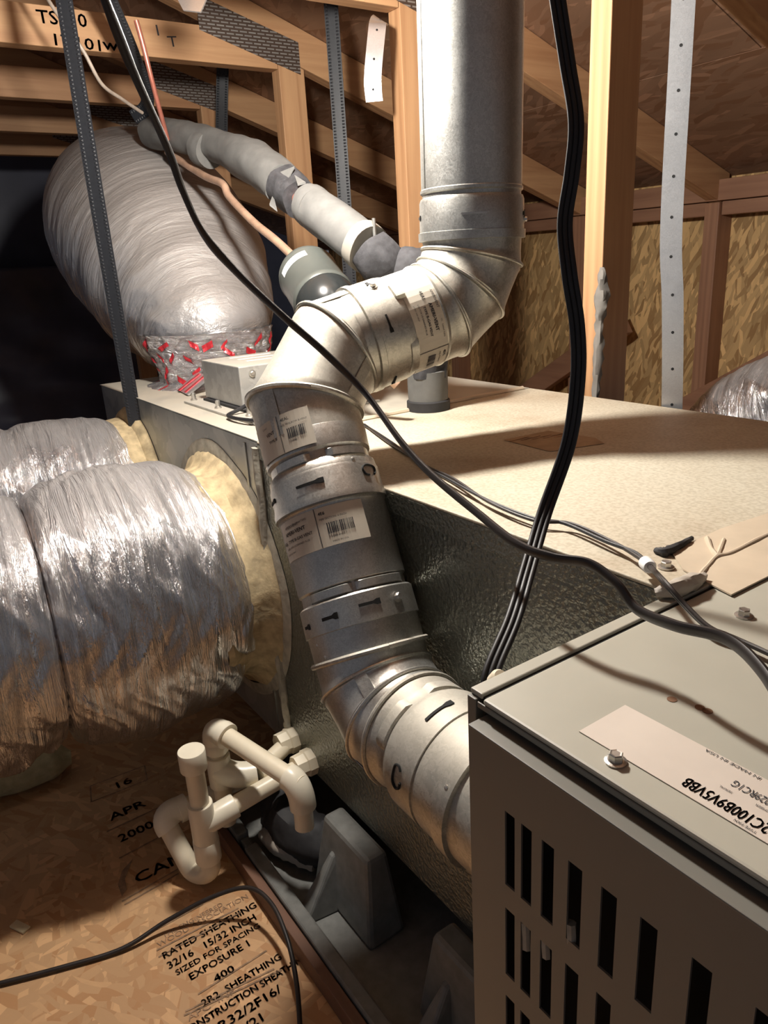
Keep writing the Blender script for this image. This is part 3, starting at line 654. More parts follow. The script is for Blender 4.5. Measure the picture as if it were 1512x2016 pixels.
# ------------------------------------------------------------------ flue vent pipe
RV = 0.0575
vt = thing('flue_pipe', (-.272, .345, H - .43), 'galvanised flue pipe bending up from the furnace to the roof', 'flue pipe')
A = Vector((-.697, .615, H - .050)); B = Vector((-.741, .390, H - .104)); C = Vector((-.543, .352, H - .425)); E_ = Vector((-.262, .345, H - .428))
TOPP = Vector((-.700, .628, H + .62))
def mitre_ring(p, d_in, d_out, r, n=56, ref=None):
    """ellipse where two pipes of radius r meet at p"""
    b = (d_in + d_out).normalized(); e1 = (ref - d_in * ref.dot(d_in)).normalized(); e2 = d_in.cross(e1)
    out = []
    for j in range(n):
        a = 2 * math.pi * j / n; o = (e1 * math.cos(a) + e2 * math.sin(a)) * r
        out.append(p + o - d_in * (o.dot(b) / d_in.dot(b)))
    return out
def elbow(P, din, dout, T, nm, mat, r=RV, seam=True, bead=()):
    """gored elbow at corner P: nm mitre joints"""
    th = math.acos(max(-1, min(1, din.dot(dout)))); R = T / math.tan(th / 2)
    ax = din.cross(dout).normalized(); ctr = P - din * T + (ax.cross(din)) * R
    rad0 = (P - din * T) - ctr
    ver = [P - din * T]
    for i in range(nm):
        ang = th * (i + .5) / nm; q = Matrix.Rotation(ang, 3, ax) @ rad0
        ver.append(ctr + q * (1 / math.cos(th / (2 * nm))))
    ver.append(P + dout * T)
    dirs = [(ver[i+1] - ver[i]).normalized() for i in range(len(ver) - 1)]
    ref = ax
    rings = [mitre_ring(ver[0], dirs[0], dirs[0], r, ref=ref)]
    for i in range(1, len(ver) - 1): rings.append(mitre_ring(ver[i], dirs[i-1], dirs[i], r, ref=ref))
    rings.append(mitre_ring(ver[-1], dirs[-1], dirs[-1], r, ref=ref))
    for i in range(len(rings) - 1):
        a, b = rings[i], rings[i+1]
        # bead profile: swell slightly next to each joint
        cA = sum(a, Vector()) / len(a); cB = sum(b, Vector()) / len(b)
        prof = []
        for t, s in ((0, 1.0), (.04, 1.0), (.10, 1.015 if i else 1.0), (.16, 1.0), (.5, .992), (.84, 1.0), (.90, 1.015 if i < len(rings) - 2 else 1.0), (.96, 1.0), (1, 1.0)):
            c = cA.lerp(cB, t); prof.append([c + (p.lerp(q, t) - c) * s for p, q in zip(a, b)])
        m = MB(); m.rings(prof); g = put(m, 'elbow_gore', mat, vt, sm=True)
        if 0 < i: 
            c = cA; m = MB(); m.tube([c + (p - c) * 1.02 for p in a] + [c + (a[0] - c) * 1.02], bead[i - 1] if i <= len(bead) else .0018, 8, cap=False); put(m, 'seam_bead', mat, vt, sm=True)
        # riveted lap seam
        if seam:
            j = 6 if i % 2 == 0 else 48
            m = MB(); s0 = [cA + (a[(j + k) % 56] - cA) * 1.006 for k in (0, 2)]; s1 = [cB + (b[(j + k) % 56] - cB) * 1.006 for k in (0, 2)]
            off = (s0[0] - cA).normalized() * .001
            m.hexa([s0[0], s0[1], s1[1], s1[0], s0[0] + off, s0[1] + off, s1[1] + off, s1[0] + off]); put(m, 'lap_seam', mat, vt)
    return ver
dA = (A - TOPP).normalized(); dAB = (B - A).normalized(); dBC = (C - B).normalized(); dCE = (E_ - C).normalized()
def straight(p, d, prof, mat, name='vent_section', n=64):
    m = MB(); m.lathe(p, d, prof, n, cap0=False, cap1=False); return put(m, name, mat, vt, sm=True)
def ringbead(p, d, r, mr, mat, name='ring_bead'):
    e1 = perp(d); e2 = d.cross(e1); n = 64
    m = MB(); m.tube([p + (e1 * math.cos(2*math.pi*j/n) + e2 * math.sin(2*math.pi*j/n)) * r for j in range(n + 1)], mr, 8, cap=False); return put(m, name, mat, vt, sm=True)
VM, VD = MAT['vent'], MAT['vent_dusty']
TA = .066
# tall vertical pipe, its crimp and collar
lenA = (A - TOPP).length
zA = lenA - TA                     # elbow begins here
straight(TOPP, dA, [(0, RV), (lenA - .122, RV), (lenA - .121, RV + .0012), (lenA - .118, RV + .0012), (lenA - .1165, RV - .001), (lenA - .113, RV - .001), (lenA - .111, RV + .001)], VM)
straight(TOPP, dA, [(lenA - .112, RV + .001), (lenA - .108, RV + .0025), (lenA - .076, RV + .0028), (lenA - .0755, RV + .0045), (lenA - .0665, RV + .0045), (lenA - .066, RV - .0005)], VM, 'locking_collar')
elbow(A, dA, dAB, TA, 3, VD)
# middle run between elbows
lenAB = (B - A).length; TB = .070
s0, s1 = TA, lenAB - .070
straight(A, dAB, [(s0 - .001, RV), (s0 + .003, RV + .002), (s0 + .006, RV), (s0 + .040, RV), (s0 + .046, RV + .0015), (s0 + .05, RV + .0022), (s1 - .018, RV + .0024), (s1 - .017, RV + .0038), (s1 - .010, RV + .0038), (s1 - .009, RV + .0005), (s1 + .001, RV)], VD, 'locking_collar')
verB = elbow(B, dAB, dBC, .093, 2, VD, bead=(.0022, .0034))
# lower slanting run: elbow end collar, short pipe, collar, elbow start
lenBC = (C - B).length; TC = .050
def bc(t): return B + dBC * (TB + t)
straight(bc(0), dBC, [(.0225, RV), (.0230, RV + .0002), (.045, RV - .001), (.048, RV - .004), (.056, RV - .004), (.060, RV), (.068, RV + .001)], VM, 'locking_collar')
straight(bc(0), dBC, [(.066, RV + .0005), (.070, RV + .002), (.090, RV + .002), (.096, RV + .0036), (.102, RV + .0036), (.1025, RV)], VM, 'locking_collar')
straight(bc(0), dBC, [(.100, RV), (.104, RV + .0015), (.106, RV), (.184, RV - .0005), (.186, RV - .003), (.196, RV - .003), (.199, RV)], VM)
straight(bc(0), dBC, [(.197, RV), (.199, RV + .0022), (.227, RV + .0024), (.2275, RV + .0005), (lenBC - TB - TC + .001, RV)], VM, 'locking_collar')
LB = lenBC - TB - TC
ringbead(bc(LB - .004), dBC, RV + .002, .0028, VD)
elbow(C, dBC, dCE, TC, 2, VM)
# horizontal run into the furnace
lenCE = (E_ - C).length
def ce_(t): return C + dCE * (TC + t)
ringbead(ce_(.004), dCE, RV + .001, .0025, VD)
straight(ce_(0), dCE, [(-.001, RV), (.012, RV), (.018, RV - .003), (.030, RV - .003), (.036, RV + .0005), (.042, RV + .0025), (.078, RV + .0028), (.0785, RV + .001)], VD, 'locking_collar')
straight(ce_(0), dCE, [(.078, RV + .001), (.082, RV + .0022), (.108, RV + .0024), (.110, RV + .005), (.125, RV + .005), (.126, RV + .001), (lenCE - TC, RV + .001)], VD)
# slots, screws, rivets on the pipe surface
VIEW = Vector((0, 0, H))
def onpipe(p, d, ang, r=RV):
    """point on a pipe: ang measured from the side facing the camera position"""
    d = d.normalized(); v = (VIEW - p); v = (v - d * v.dot(d)).normalized(); q = Matrix.Rotation(-ang, 3, d) @ v
    return p + q * r, q
def slot(p, d, ang, r, ln, wd, name='slot', mat='black', hole=True):
    m = MB(); a0 = []
    for k in range(7):
        t = (k / 6 - .5) * ln / r
        for sgn in (-1, 1):
            q, nn = onpipe(p, d, ang + t, r + .0006); a0.append(q + d * wd * .36 * sgn * (2.0 if hole and k > 4 else 1))
    m.add(a0, [(2*k, 2*k+2, 2*k+3, 2*k+1) for k in range(6)])
    o = put(m, name, MAT[mat], vt); so = o.modifiers.new('t', 'SOLIDIFY'); so.thickness = .0008; so.offset = 0; return o
def vscrew(p, d, ang, r, name='screw', sc=1.0):
    q, nn = onpipe(p, d, ang, r); return hexbolt(q, nn, .0034 * sc, .0045 * sc, name, 'steel', vt)
def rivet(p, d, ang, r):
    q, nn = onpipe(p, d, ang, r - .0005); m = MB(); m.lathe(q, nn, [(0, .0022), (.0008, .002), (.0013, .001)], 10); put(m, 'rivet', VM, vt, sm=True)
def pad(p, d, ang, r, ln, wd, h, mat):
    m = MB(); R = []
    for k in range(9):
        t = (k / 8 - .5) * ln / r; e = 0 if k in (0, 8) else 1
        row = []
        for s, hh in ((-.5, 0), (-.38, 1), (.38, 1), (.5, 0)):
            q, nn = onpipe(p, d, ang + t, r + h * hh * e - .0003); row.append(q + d * wd * s)
        R.append(row)
    m.rings(R, closed=False); put(m, 'embossed_pad', mat, vt, sm=True)
def cmark(p, d, ang, r):
    pts = []
    for a, b in ((.10, .35), (.16, .0), (.12, -.5), (-.10, -.6), (-.20, -.2), (-.16, .35), (-.06, .5)):
        q, nn = onpipe(p + d * b * .010, d, ang + a, r + .0005); pts.append(q)
    m = MB(); m.tube(smooth(pts, 4), .0011, 6); put(m, 'pressed_slot', MAT['black'], vt, sm=True)
m = MB(); q0 = [onpipe(TOPP, dA, a, RV - .0004)[0] for a in (-1.16, -1.10)]; q1 = [onpipe(TOPP + dA * (lenA - .124), dA, a, RV - .0004)[0] for a in (-1.16, -1.10)]
of = (onpipe(TOPP, dA, -1.13, 1.0)[1]) * .0016
m.hexa([q0[0], q0[1], q1[1], q1[0], q0[0] + of, q0[1] + of, q1[1] + of, q1[0] + of]); put(m, 'lap_seam', VM, vt)
cz = TOPP + dA * (lenA - .092)
slot(cz, dA, .05, RV + .0028, .028, .003, 'embossed_slot', 'steel', False); slot(cz, dA, -1.35, RV + .0028, .01, .004); slot(cz, dA, 1.35, RV + .0028, .006, .006); vscrew(cz + dA * .006, dA, 1.45, RV + .0026, sc=.8)
mid = A + dAB * (s0 + .075)
slot(A + dAB * (s1 - .030), dAB, -.1, RV + .0024, .020, .0028); slot(A + dAB * (s1 - .028), dAB, 1.15, RV + .0024, .018, .003)
vscrew(A + dAB * (s1 - .036), dAB, -.95, RV + .0024); slot(A + dAB * (s1 - .034), dAB, -1.1, RV + .0024, .008, .004)
pad(A + dAB * (s0 + .044), dAB, -.65, RV + .001, .022, .014, .004, VD); pad(A + dAB * (s0 + .047), dAB, .75, RV + .001, .05, .012, .003, VD)
slot(bc(.081), dBC, -.25, RV + .002, .030, .0034); cmark(bc(.078), dBC, .95, RV + .002); slot(bc(.081), dBC, -1.3, RV + .002, .02, .003)
pad(bc(.054), dBC, -.55, RV - .003, .045, .010, .004, VM); pad(bc(.054), dBC, .62, RV - .003, .05, .010, .004, VM)
rivet(bc(.065), dBC, .62, RV + .0012); rivet(bc(.012), dBC, .9, RV)
pad(bc(.191), dBC, -.45, RV - .002, .05, .010, .003, VM); pad(bc(.191), dBC, .6, RV - .002, .06, .010, .003, VM)
slot(bc(.214), dBC, -.5, RV + .0024, .018, .0045); slot(bc(.211), dBC, .2, RV + .0024, .022, .004); slot(bc(.216), dBC, -1.1, RV + .0024, .010, .004); vscrew(bc(.211), dBC, .72, RV + .0024, sc=1.1)
for t, a in ((.236, -1.0), (LB - .010, -.85)): rivet(bc(t), dBC, a, RV)
slot(ce_(.060), dCE, .45, RV + .0028, .030, .004); cmark(ce_(.060), dCE, -.70, RV + .0028); vscrew(ce_(.068), dCE, 1.1, RV + .0026)
pad(ce_(.024), dCE, -.15, RV - .003, .05, .014, .0036, VD); pad(ce_(.024), dCE, 1.1, RV - .003, .05, .014, .0036, VD); rivet(ce_(.118), dCE, .35, RV + .005); rivet(ce_(.118), dCE, -.3, RV + .005)
# stickers that wrap the pipe
def sticker(p, d, a0, a1, wd, r, lines, flip=1, bar=None, rule=None):
    K = 16; vs = []
    for k in range(K + 1):
        t = a0 + (a1 - a0) * k / K
        for s in (-.5, .5):
            q, nn = onpipe(p, d, t, r); vs.append(q + d * wd * s)
    m = MB(); m.add(vs, [(2*k, 2*k+2, 2*k+3, 2*k+1) for k in range(K)])
    st = put(m, 'label_sticker', MAT['sticker'], vt); so = st.modifiers.new('t', 'SOLIDIFY'); so.thickness = .0004; so.offset = 0
    def fn(ua, vb):
        def f(a, b):
            q, nn = onpipe(p, d, a0 + flip * 0 + (ua + a) / r, r + .0007); return q + d * (wd * .5 - vb - b) * 1.0
        return f
    for txt, size, ua, vb, bold in lines:
        write(txt, size, fn(ua, vb), MAT['ink'], st, bold=bold)
    if rule:
        mm = MB(); f = fn(rule, 0); mm.add([f(0, 0), f(.0007, 0), f(.0007, wd), f(0, wd)], [(0, 1, 2, 3)]); put(mm, 'printed_rule', MAT['ink'], st)
    if bar:
        u0, v0, ln, hh = bar; rr = random.Random(5); u = u0; mm = MB()
        while u < u0 + ln:
            wdt = rr.choice((.0004, .0008, .0012)); f = fn(u, v0); mm.add([f(0, 0), f(wdt, 0), f(wdt, hh), f(0, hh)], [(0, 1, 2, 3)]); u += wdt + rr.choice((.0005, .0009))
        put(mm, 'barcode', MAT['ink'], st)
    return st, fn
big = [('AMERIVENT', .0042, .012, .0315, 0), ('Listed 730G', .0030, .030, .0330, 0), ('AMERI-VENT', .0056, .010, .0245, .0002), ('4E6', .0052, .002, .0165, .0001), ('TYPE B-GAS VENT', .0044, .013, .0170, .0001), ('LABEL FOR US DRAINED FLUE', .0028, .006, .0115, 0), ('LISTED GAS VENT', .0022, .004, .0060, 0)]
right = [('4E6', .0046, .058, .0320, .0001), ('PIPE SECTION  6 INCH', .0028, .058, .0268, 0), ('7 45082 44112', .0026, .064, .0080, 0), ('MADE IN USA', .0026, .066, .0030, 0)]
R_ = RV + .0008
st, fn = sticker(bc(.1275), dBC, -1.25, .55, .040, R_, big + right, bar=(.064, .0120, .026, .011), rule=.0545)
write('UL', .0028, fn(.0255, .0330), MAT['ink'], st)
st, fn = sticker(bc(.022), dBC, -1.3, .05, .040, R_, [('4EAL', .0046, .047, .0320, .0001), ('ADJ. 90 ELBOW B-VENT', .0028, .046, .0268, 0), ('Listed', .003, .020, .033, 0), ('VENT', .005, .024, .024, .0001), ('TYPE B', .004, .026, .016, .0001), ('7 45082', .0026, .052, .0080, 0)], bar=(.052, .0120, .020, .011), rule=.043)
midp = A + dAB * (s0 + .022)
st, fn = sticker(midp, dAB, -.55, 1.35, .040, R_, [('AMERIVENT', .0042, .006, .0325, 0), ('Listed 730G', .003, .046, .0325, 0), ('4EAL', .0056, .004, .0195, .0001), ('AMERI-VENT', .0056, .020, .0240, .0002), ('TYPE B-GAS VENT', .0042, .022, .0165, .0001), ('USE FOR US DRAINED FLUE', .0028, .018, .0110, 0), ('LISTED GAS VENT', .0022, .018, .0060, 0), ('4EAL', .0046, .078, .0320, .0001), ('ADJ. 90 ELBOW', .0028, .078, .0265, 0)], bar=(.080, .012, .024, .010), rule=.072)
write('UL', .0028, fn(.040, .0325), MAT['ink'], st)

# ------------------------------------------------------------------ drain pan and its moulded feet
pn = thing('drain_pan', (-.4, .68, 0.001), 'dark grey plastic drain pan under the cabinets', 'drain pan')
PXa, PXb, PYa, PYb = -1.0, .68, .303, 1.05
put(MB().box((PXa, PYa, .0005), (PXb, PYb, .010)), 'base', MAT['pan'], pn)
put(MB().box((PXa, PYa, .010), (-.905, PYa + .020, .040)), 'rim', MAT['pan'], pn, bevel=.003)
put(MB().box((-.905, PYa + .004, .010), (-.880, PYa + .018, .030)), 'rim_notch', MAT['pan'], pn, bevel=.003)
put(MB().box((-.880, PYa, .010), (PXb, PYa + .020, .036)), 'rim', MAT['pan'], pn, bevel=.003)
put(MB().box((PXa, PYb - .014, .010), (PXb, PYb, .036)), 'rim', MAT['pan'], pn, bevel=.003)
put(MB().box((PXa, PYa + .014, .010), (PXa + .014, PYb - .014, .036)), 'rim', MAT['pan'], pn, bevel=.003)
put(MB().box((PXb - .014, PYa + .014, .010), (PXb, PYb - .014, .036)), 'rim', MAT['pan'], pn, bevel=.003)
for bx_ in (-.772, -.525, -.28):
    m = MB(); x0, x1, y0, y1 = bx_, bx_ + .112, .386, .418
    m.hexa([(x0 - .008, y0 - .022, .010), (x1 + .028, y0 - .022, .010), (x1 + .028, y1 + .004, .010), (x0 - .008, y1 + .004, .010),
            (x0, y0, CZ - .0005), (x1, y0, CZ - .0005), (x1, y1, CZ - .0005), (x0, y1, CZ - .0005)])
    put(m, 'moulded_foot', MAT['pan'], pn, bevel=.006)
    m = MB(); xf = bx_ + .030
    m.hexa([(xf - .012, y0 - .062, .010), (xf + .022, y0 - .070, .010), (xf + .030, y0 - .01, .010), (xf - .016, y0 - .01, .010),
            (xf + .000, y0 - .012, .085), (xf + .008, y0 - .012, .085), (xf + .010, y0 + .006, .095), (xf - .002, y0 + .006, .095)])
    put(m, 'foot_buttress', MAT['pan'], pn, bevel=.003)
# added brown strip, coloured as the shaded outer wall of the pan
put(MB().box((-1.05, .288, .0005), (.7, .3015, .030)), 'pan_shade_strip', MAT['wood_dark'], label='added shade-brown batten along the drain pan edge', cat='strip', bevel=.001)

# ------------------------------------------------------------------ PVC condensate drain
pv = thing('drain_trap', (-.876, .24, .0), 'cream plastic condensate drain trap with capped cleanout', 'drain pipe')
RP, RF = .0133, .0172
def pipe(pts, r=RP, name='pipe', mat='pvc', parent=pv, k=8, n=24):
    sp = pts if k == 0 else smooth(pts, k)
    m = MB(); m.tube(sp, r, n); return put(m, name, MAT[mat], parent, sm=True)
def fit(p, q, r=RF, name='coupling', parent=pv):
    p, q = Vector(p), Vector(q); L = (q - p).length
    m = MB(); m.lathe(p, q - p, [(0, r * .86), (0, r), (L * .04, r + .0006), (L * .96, r + .0006), (L, r), (L, r * .86)], 28); return put(m, name, MAT['pvc_fit'], parent, sm=True)
def bend(p, c, q, r=RF, name='elbow', parent=pv):
    p, c, q = Vector(p), Vector(c), Vector(q); sp = []
    for i in range(13):
        t = i / 12; sp.append(p * (1-t)**2 + c * 2*t*(1-t) + q * t*t)
    m = MB(); m.tube(sp, r, 24); return put(m, name, MAT['pvc_fit'], parent, sm=True)
X_, Y_, Z_ = Vector((1, 0, 0)), Vector((0, 1, 0)), Vector((0, 0, 1))
TEE = Vector((-.870, .246, H - .742))
port2 = Vector((-.862, .418, H - .715)); port1 = Vector((-.915, .418, H - .705))
# stand pipe with cap, tee, trap
fit(TEE + Z_ * .094, TEE + Z_ * .124, RF + .001, 'cap'); pipe([TEE + Z_ * .02, TEE + Z_ * .1], k=0)
fit(TEE - Z_ * .030, TEE + Z_ * .036, RF, 'tee')
tb = TEE + (port2 - TEE).normalized() * .05
fit(TEE, tb, RF, 'tee_branch'); pipe([TEE, port2], k=0)
fit(TEE - Z_ * .062, TEE - Z_ * .026, RF + .0008)
# U bend: down, round, and up to the far elbow
ub = Vector((TEE.x, TEE.y, 0)); side = Vector((-.86, -.35, 0)).normalized()
e0 = at(322, 1612, d=1.115)
sp = [TEE - Z_ * .055, Vector((ub.x, ub.y, .040)), Vector((ub.x - .012, ub.y - .008, .024)), Vector((ub.x - .032, ub.y - .018, .022)), e0.lerp(Vector((ub.x - .03, ub.y - .02, .026)), .7), e0.lerp(Vector((ub.x - .03, ub.y - .02, .03)), .3), e0]
pipe(sp, RP + .0012, 'u_bend', 'pvc', k=10)
e1 = e0 + Vector((0, .05, .004)); far = Vector((e0.x + .005, .40, e0.z + .01))
bend(e0 + (sp[-2] - e0).normalized() * .018 , e0 + Vector((-.004, -.006, .010)), e0 + Y_ * .03 + Z_ * .004, RF + .0012)
fit(e0 + Y_ * .022 + Z_ * .003, e0 + Y_ * .038 + Z_ * .004, RF + .002); pipe([e0 + Y_ * .03 + Z_ * .004, far], k=0)
# second line: port, tee, riser, long arm over to the pan
v0 = at(425, 1520, d=1.10); v1 = at(420, 1432, d=1.085); v2 = at(592, 1545, d=1.00); v3 = at(622, 1630, d=1.00)
v0 = Vector((v1.x, v1.y, v0.z))
v3 = Vector((v2.x + .004, v2.y - .003, v2.z - .066))
pipe([v1, Vector((v1.x, v1.y, v1.z - .17))], k=0); fit(v0 - Z_ * .028, v0 + Z_ * .024, RF, 'tee')
fit(v1 - Z_ * .040, v1 - Z_ * .020, RF)
dv = (v2 - v1).normalized()
bend(v1 - Z_ * .022, v1 + Z_ * .004, v1 + dv * .026, RF + .001); fit(v1 + dv * .018, v1 + dv * .03, RF + .0016)
pipe([v1 + dv * .02, v2], k=0)
bend(v2 - dv * .022, v2 + Vector((0, 0, .002)), v2 - Z_ * .036, RF + .001); pipe([v2 - Z_ * .02, v3], k=0)
k1 = v0 + Vector((.03, .045, -.012))
bend(v0, v0 + Vector((.02, .012, -.012)), k1, RF + .002, 'sweep_elbow'); pipe([k1, port1], k=0)
fit(k1, k1 + (port1 - k1).normalized() * .03, RF)
for p in (port1, port2):
    m = MB(); m.lathe(p + Y_ * .004, (0, -1, 0), [(0, .021), (.012, .021), (.014, .019), (.03, .018)], 8); put(m, 'threaded_adapter', MAT['pvc'], pv)
# black rubber wrapped hose in the pan under the drain
m = MB(); sp = smooth([Vector((-.99, .46, .055)), Vector((-.93, .40, .062)), Vector((-.86, .372, .060)), Vector((-.80, .40, .045)), Vector((-.80, .46, .04))], 12)
m.tube(sp, resamp([.024, .034, .036, .028], len(sp)), 22, disp=lambda L, a, t: .012 * noise.noise(Vector((L * 45, a * 1.2, 3))))
put(m, 'rubber_hose', MAT['rubber'], label='black lumpy wrapped hose lying in the pan under the drain', cat='hose', sm=True)
m = MB(); sp = smooth([Vector((-.90, .345, .024)), Vector((-.85, .352, .034)), Vector((-.79, .378, .030))], 10)
m.tube(sp, resamp([.010, .018, .014], len(sp)), 16, disp=lambda L, a, t: .004 * noise.noise(Vector((L * 80, a * 1.4, 6))))
put(m, 'debris_clump', MAT['putty'], label='grey crusty debris clump in the pan below black hose', cat='debris', sm=True)

# ------------------------------------------------------------------ control box on plenum top
cb = thing('control_box', (-1.22, .58, TOP), 'small grey metal control box on a plate atop the plenum', 'control box')
put(MB().box((-1.315, .462, TOP + .0003), (-1.03, .70, TOP + .004)), 'base_plate', MAT['box_metal'], cb, bevel=.001)
put(MB().box((-1.29, .49, TOP + .004), (-1.08, .67, TOP + .008)), 'gasket', MAT['rubber'], cb)
put(MB().box((-1.295, .497, TOP + .008), (-1.135, .66, TOP + .075)), 'box', MAT['box_metal'], cb, bevel=.002)
for i in range(3):
    put(MB().box((-1.27 + i * .035, .54, TOP + .075), (-1.262 + i * .035, .62, TOP + .0755)), 'printed_line', MAT['white'], cb)
for x, y in ((-1.305, .478), (-1.05, .478), (-1.19, .476), (-1.08, .482)):
    hexbolt(Vector((x, y, TOP + .004)), Z_, .004, .014, parent=cb)
hexbolt(Vector((-1.134, .52, TOP + .062)), X_, .004, .003, parent=cb)
put(MB().box((-1.135, .535, TOP + .028), (-1.112, .575, TOP + .046)), 'plug', MAT['cable'], cb, bevel=.003)
m = MB(); sp = smooth([Vector((-1.115, .553, TOP + .036)), Vector((-1.10, .52, TOP + .030)), Vector((-1.11, .48, TOP + .012)), Vector((-1.10, .455, TOP + .006)), Vector((-1.03, .46, TOP + .008)), Vector((-.98, .50, TOP + .006)), Vector((-.90, .55, TOP + .005))], 8)
m.tube(sp, .0032, 8); put(m, 'plug_lead', MAT['cable'], cb, sm=True)

# ------------------------------------------------------------------ refrigerant lines
sl = thing('suction_line', at(843, 800, z=TOP), 'refrigerant line in torn grey foam sleeves sloping down to cabinet', 'pipe')
a0, a1 = at(352, 268, d=1.58), at(470, 305, d=1.42); a2 = at(560, 365, d=1.28); a2b = at(590, 392, d=1.24)
b0, b1 = at(622, 412, d=1.20), at(722, 488, d=1.10)
def foamsleeve(pts, rr, name, mat, amp=.003, seed=0, n=28):
    sp = smooth(pts, 10); m = MB(); m.tube(sp, resamp(rr, len(sp)), n, disp=lambda L, a, t: amp * noise.noise(Vector((L * 18, a * 1.2 + seed, seed))))
    return put(m, name, mat, sl, sm=True)
foamsleeve([at(300, 262, d=1.68), a0, at(420, 285, d=1.49), a1, at(520, 332, d=1.34), a2], [.033, .032, .031, .031, .038, .037, .034], 'foam_sleeve', MAT['foam'], .004)
foamsleeve([at(395, 292, d=1.51), at(405, 295, d=1.50), at(414, 297, d=1.49)], [.033, .0345, .033], 'sleeve_joint_tape', MAT['foam'], .003, 2)
foamsleeve([a2, a2b], [.0345, .034, .031], 'black_sleeve', MAT['foam_black'], .005, 3)
foamsleeve([a2b, b0], [.014, .014], 'bare_copper', MAT['copper_red'], .001, 1)
foamsleeve([at(612, 405, d=1.212), b0, b1], [.0325, .0325, .034, .033], 'foam_sleeve', MAT['foam'], .002, 5)
foamsleeve([at(612, 405, d=1.212), at(624, 414, d=1.198)], [.034, .0345, .034], 'sleeve_end_band', MAT['foam'], .001, 5)
foamsleeve([at(712, 480, d=1.108), at(728, 492, d=1.097)], [.036, .0365, .036], 'tape_band', MAT['foam_tape'], .002, 5)
lc = at(843, 780, z=TOP + .02); lc = Vector((lc.x, lc.y, TOP))
foamsleeve([at(728, 490, d=1.095), at(750, 515, d=1.095), at(782, 552, d=1.12), Vector((lc.x + .01, lc.y - .02, TOP + .2)), Vector((lc.x, lc.y, TOP + .10)), lc + Z_ * .05], [.033, .036, .039, .037, .033, .030], 'lumpy_insulation', MAT['foam_black'], .006, 7)
m = MB(); m.lathe(lc, Z_, [(.0, .034), (.014, .034), (.016, .031)], 32); put(m, 'rubber_grommet', MAT['rubber'], sl, sm=True)
m = MB(); m.lathe(lc, Z_, [(.012, .031), (.030, .0315), (.060, .0315), (.062, .028)], 32)
for p in m.v:
    if p.z < TOP + .02: p.z += .006 * noise.noise(Vector((math.atan2(p.y - lc.y, p.x - lc.x) * 3, 0, 0)))
put(m, 'foam_sleeve', MAT['foam'], sl, sm=True)
# torn tape flaps
for (u, v, d, du, dv_) in ((545, 345, 1.25, 35, -14), (538, 385, 1.26, 8, 32), (580, 348, 1.22, 22, 14)):
    p = at(u, v, d=d); q = at(u + du, v + dv_, d=d - .015); e = at(u + du * .5 - dv_ * .35, v + dv_ * .5 + abs(du) * .5, d=d - .02)
    m = MB(); m.add([p, q, e, p + Z_ * .003, q + Z_ * .003, e + Z_ * .003], [(0, 2, 1), (3, 4, 5), (0, 1, 4, 3), (1, 2, 5, 4), (2, 0, 3, 5)]); put(m, 'torn_tape', MAT['foam'], sl)
m = MB(); c0 = at(738, 470, d=1.08); m.tube([c0, c0 + Vector((0, 0, .028))], .0028, 10); put(m, 'service_stub', MAT['steel'], sl, sm=True)
# red print along the sleeve
P0, P1 = at(470, 318, d=1.375), at(540, 352, d=1.30)
ddir = (P1 - P0).normalized(); nrm = (VIEW - P0).normalized(); upv = nrm.cross(ddir).normalized()
write('GIANT 7/8 x 3/4', .016, lambda a, b: P0 + ddir * a + upv * b + nrm * .006, plain('red_print', (0.35, 0.08, 0.07), 0.7), sl)
# liquid line and filter drier
ll = thing('liquid_line', at(660, 640, d=1.2), 'thin tan copper line with dark cylindrical filter drier', 'pipe')
f0, f1 = at(600, 532, d=1.22), at(662, 628, d=1.11); fd = (f1 - f0).normalized(); fl_ = (f1 - f0).length
m = MB(); sp = smooth([at(330, 300, d=1.62), at(400, 345, d=1.5), at(438, 362, d=1.42), at(452, 388, d=1.40), at(500, 438, d=1.34), at(545, 475, d=1.28), f0 - fd * .02, f0 + fd * .01], 8)
m.tube(sp, .0072, 12); put(m, 'copper_tube', MAT['copper'], ll, sm=True)
m = MB(); sp = [f1 - fd * .01, f1 + fd * .06, f1 + fd * .10 + Vector((.02, .05, -.05))]; m.tube(smooth(sp, 5), .0072, 12); put(m, 'copper_tube', MAT['copper'], ll, sm=True)
RD = .048
m = MB(); m.lathe(f0, fd, [(-.008, .012), (.0, .026), (.008, RD - .003), (.015, RD), (.022, RD + .0015), (.026, RD), (fl_ * .60, RD), (fl_ * .62, RD + .002), (fl_ * .66, RD + .002), (fl_ * .68, RD)], 40); put(m, 'canister', MAT['drier'], ll, sm=True)
m = MB(); m.lathe(f0, fd, [(fl_ * .67, RD - .0005), (fl_ * .80, RD - .002), (fl_ * .93, RD - .013), (fl_ * 1.0, RD - .03), (fl_ * 1.02, .010)], 40); put(m, 'end_dome', MAT['drier_dark'], ll, sm=True)
K = 10; vs = []
for k in range(K + 1):
    t = -.75 + 1.1 * k / K
    for s in (.030, .046):
        q, nn = onpipe(f0 + fd * s, fd, t, RD + .0006); vs.append(q)
m = MB(); m.add(vs, [(2*k, 2*k+2, 2*k+3, 2*k+1) for k in range(K)]); st = put(m, 'label_sticker', MAT['white'], ll)
def dfn(a, b):
    q, nn = onpipe(f0 + fd * (.044 - b), fd, -.55 + a / RD, RD + .0012); return q
write('I  FLOW', .008, dfn, MAT['ink'], st)

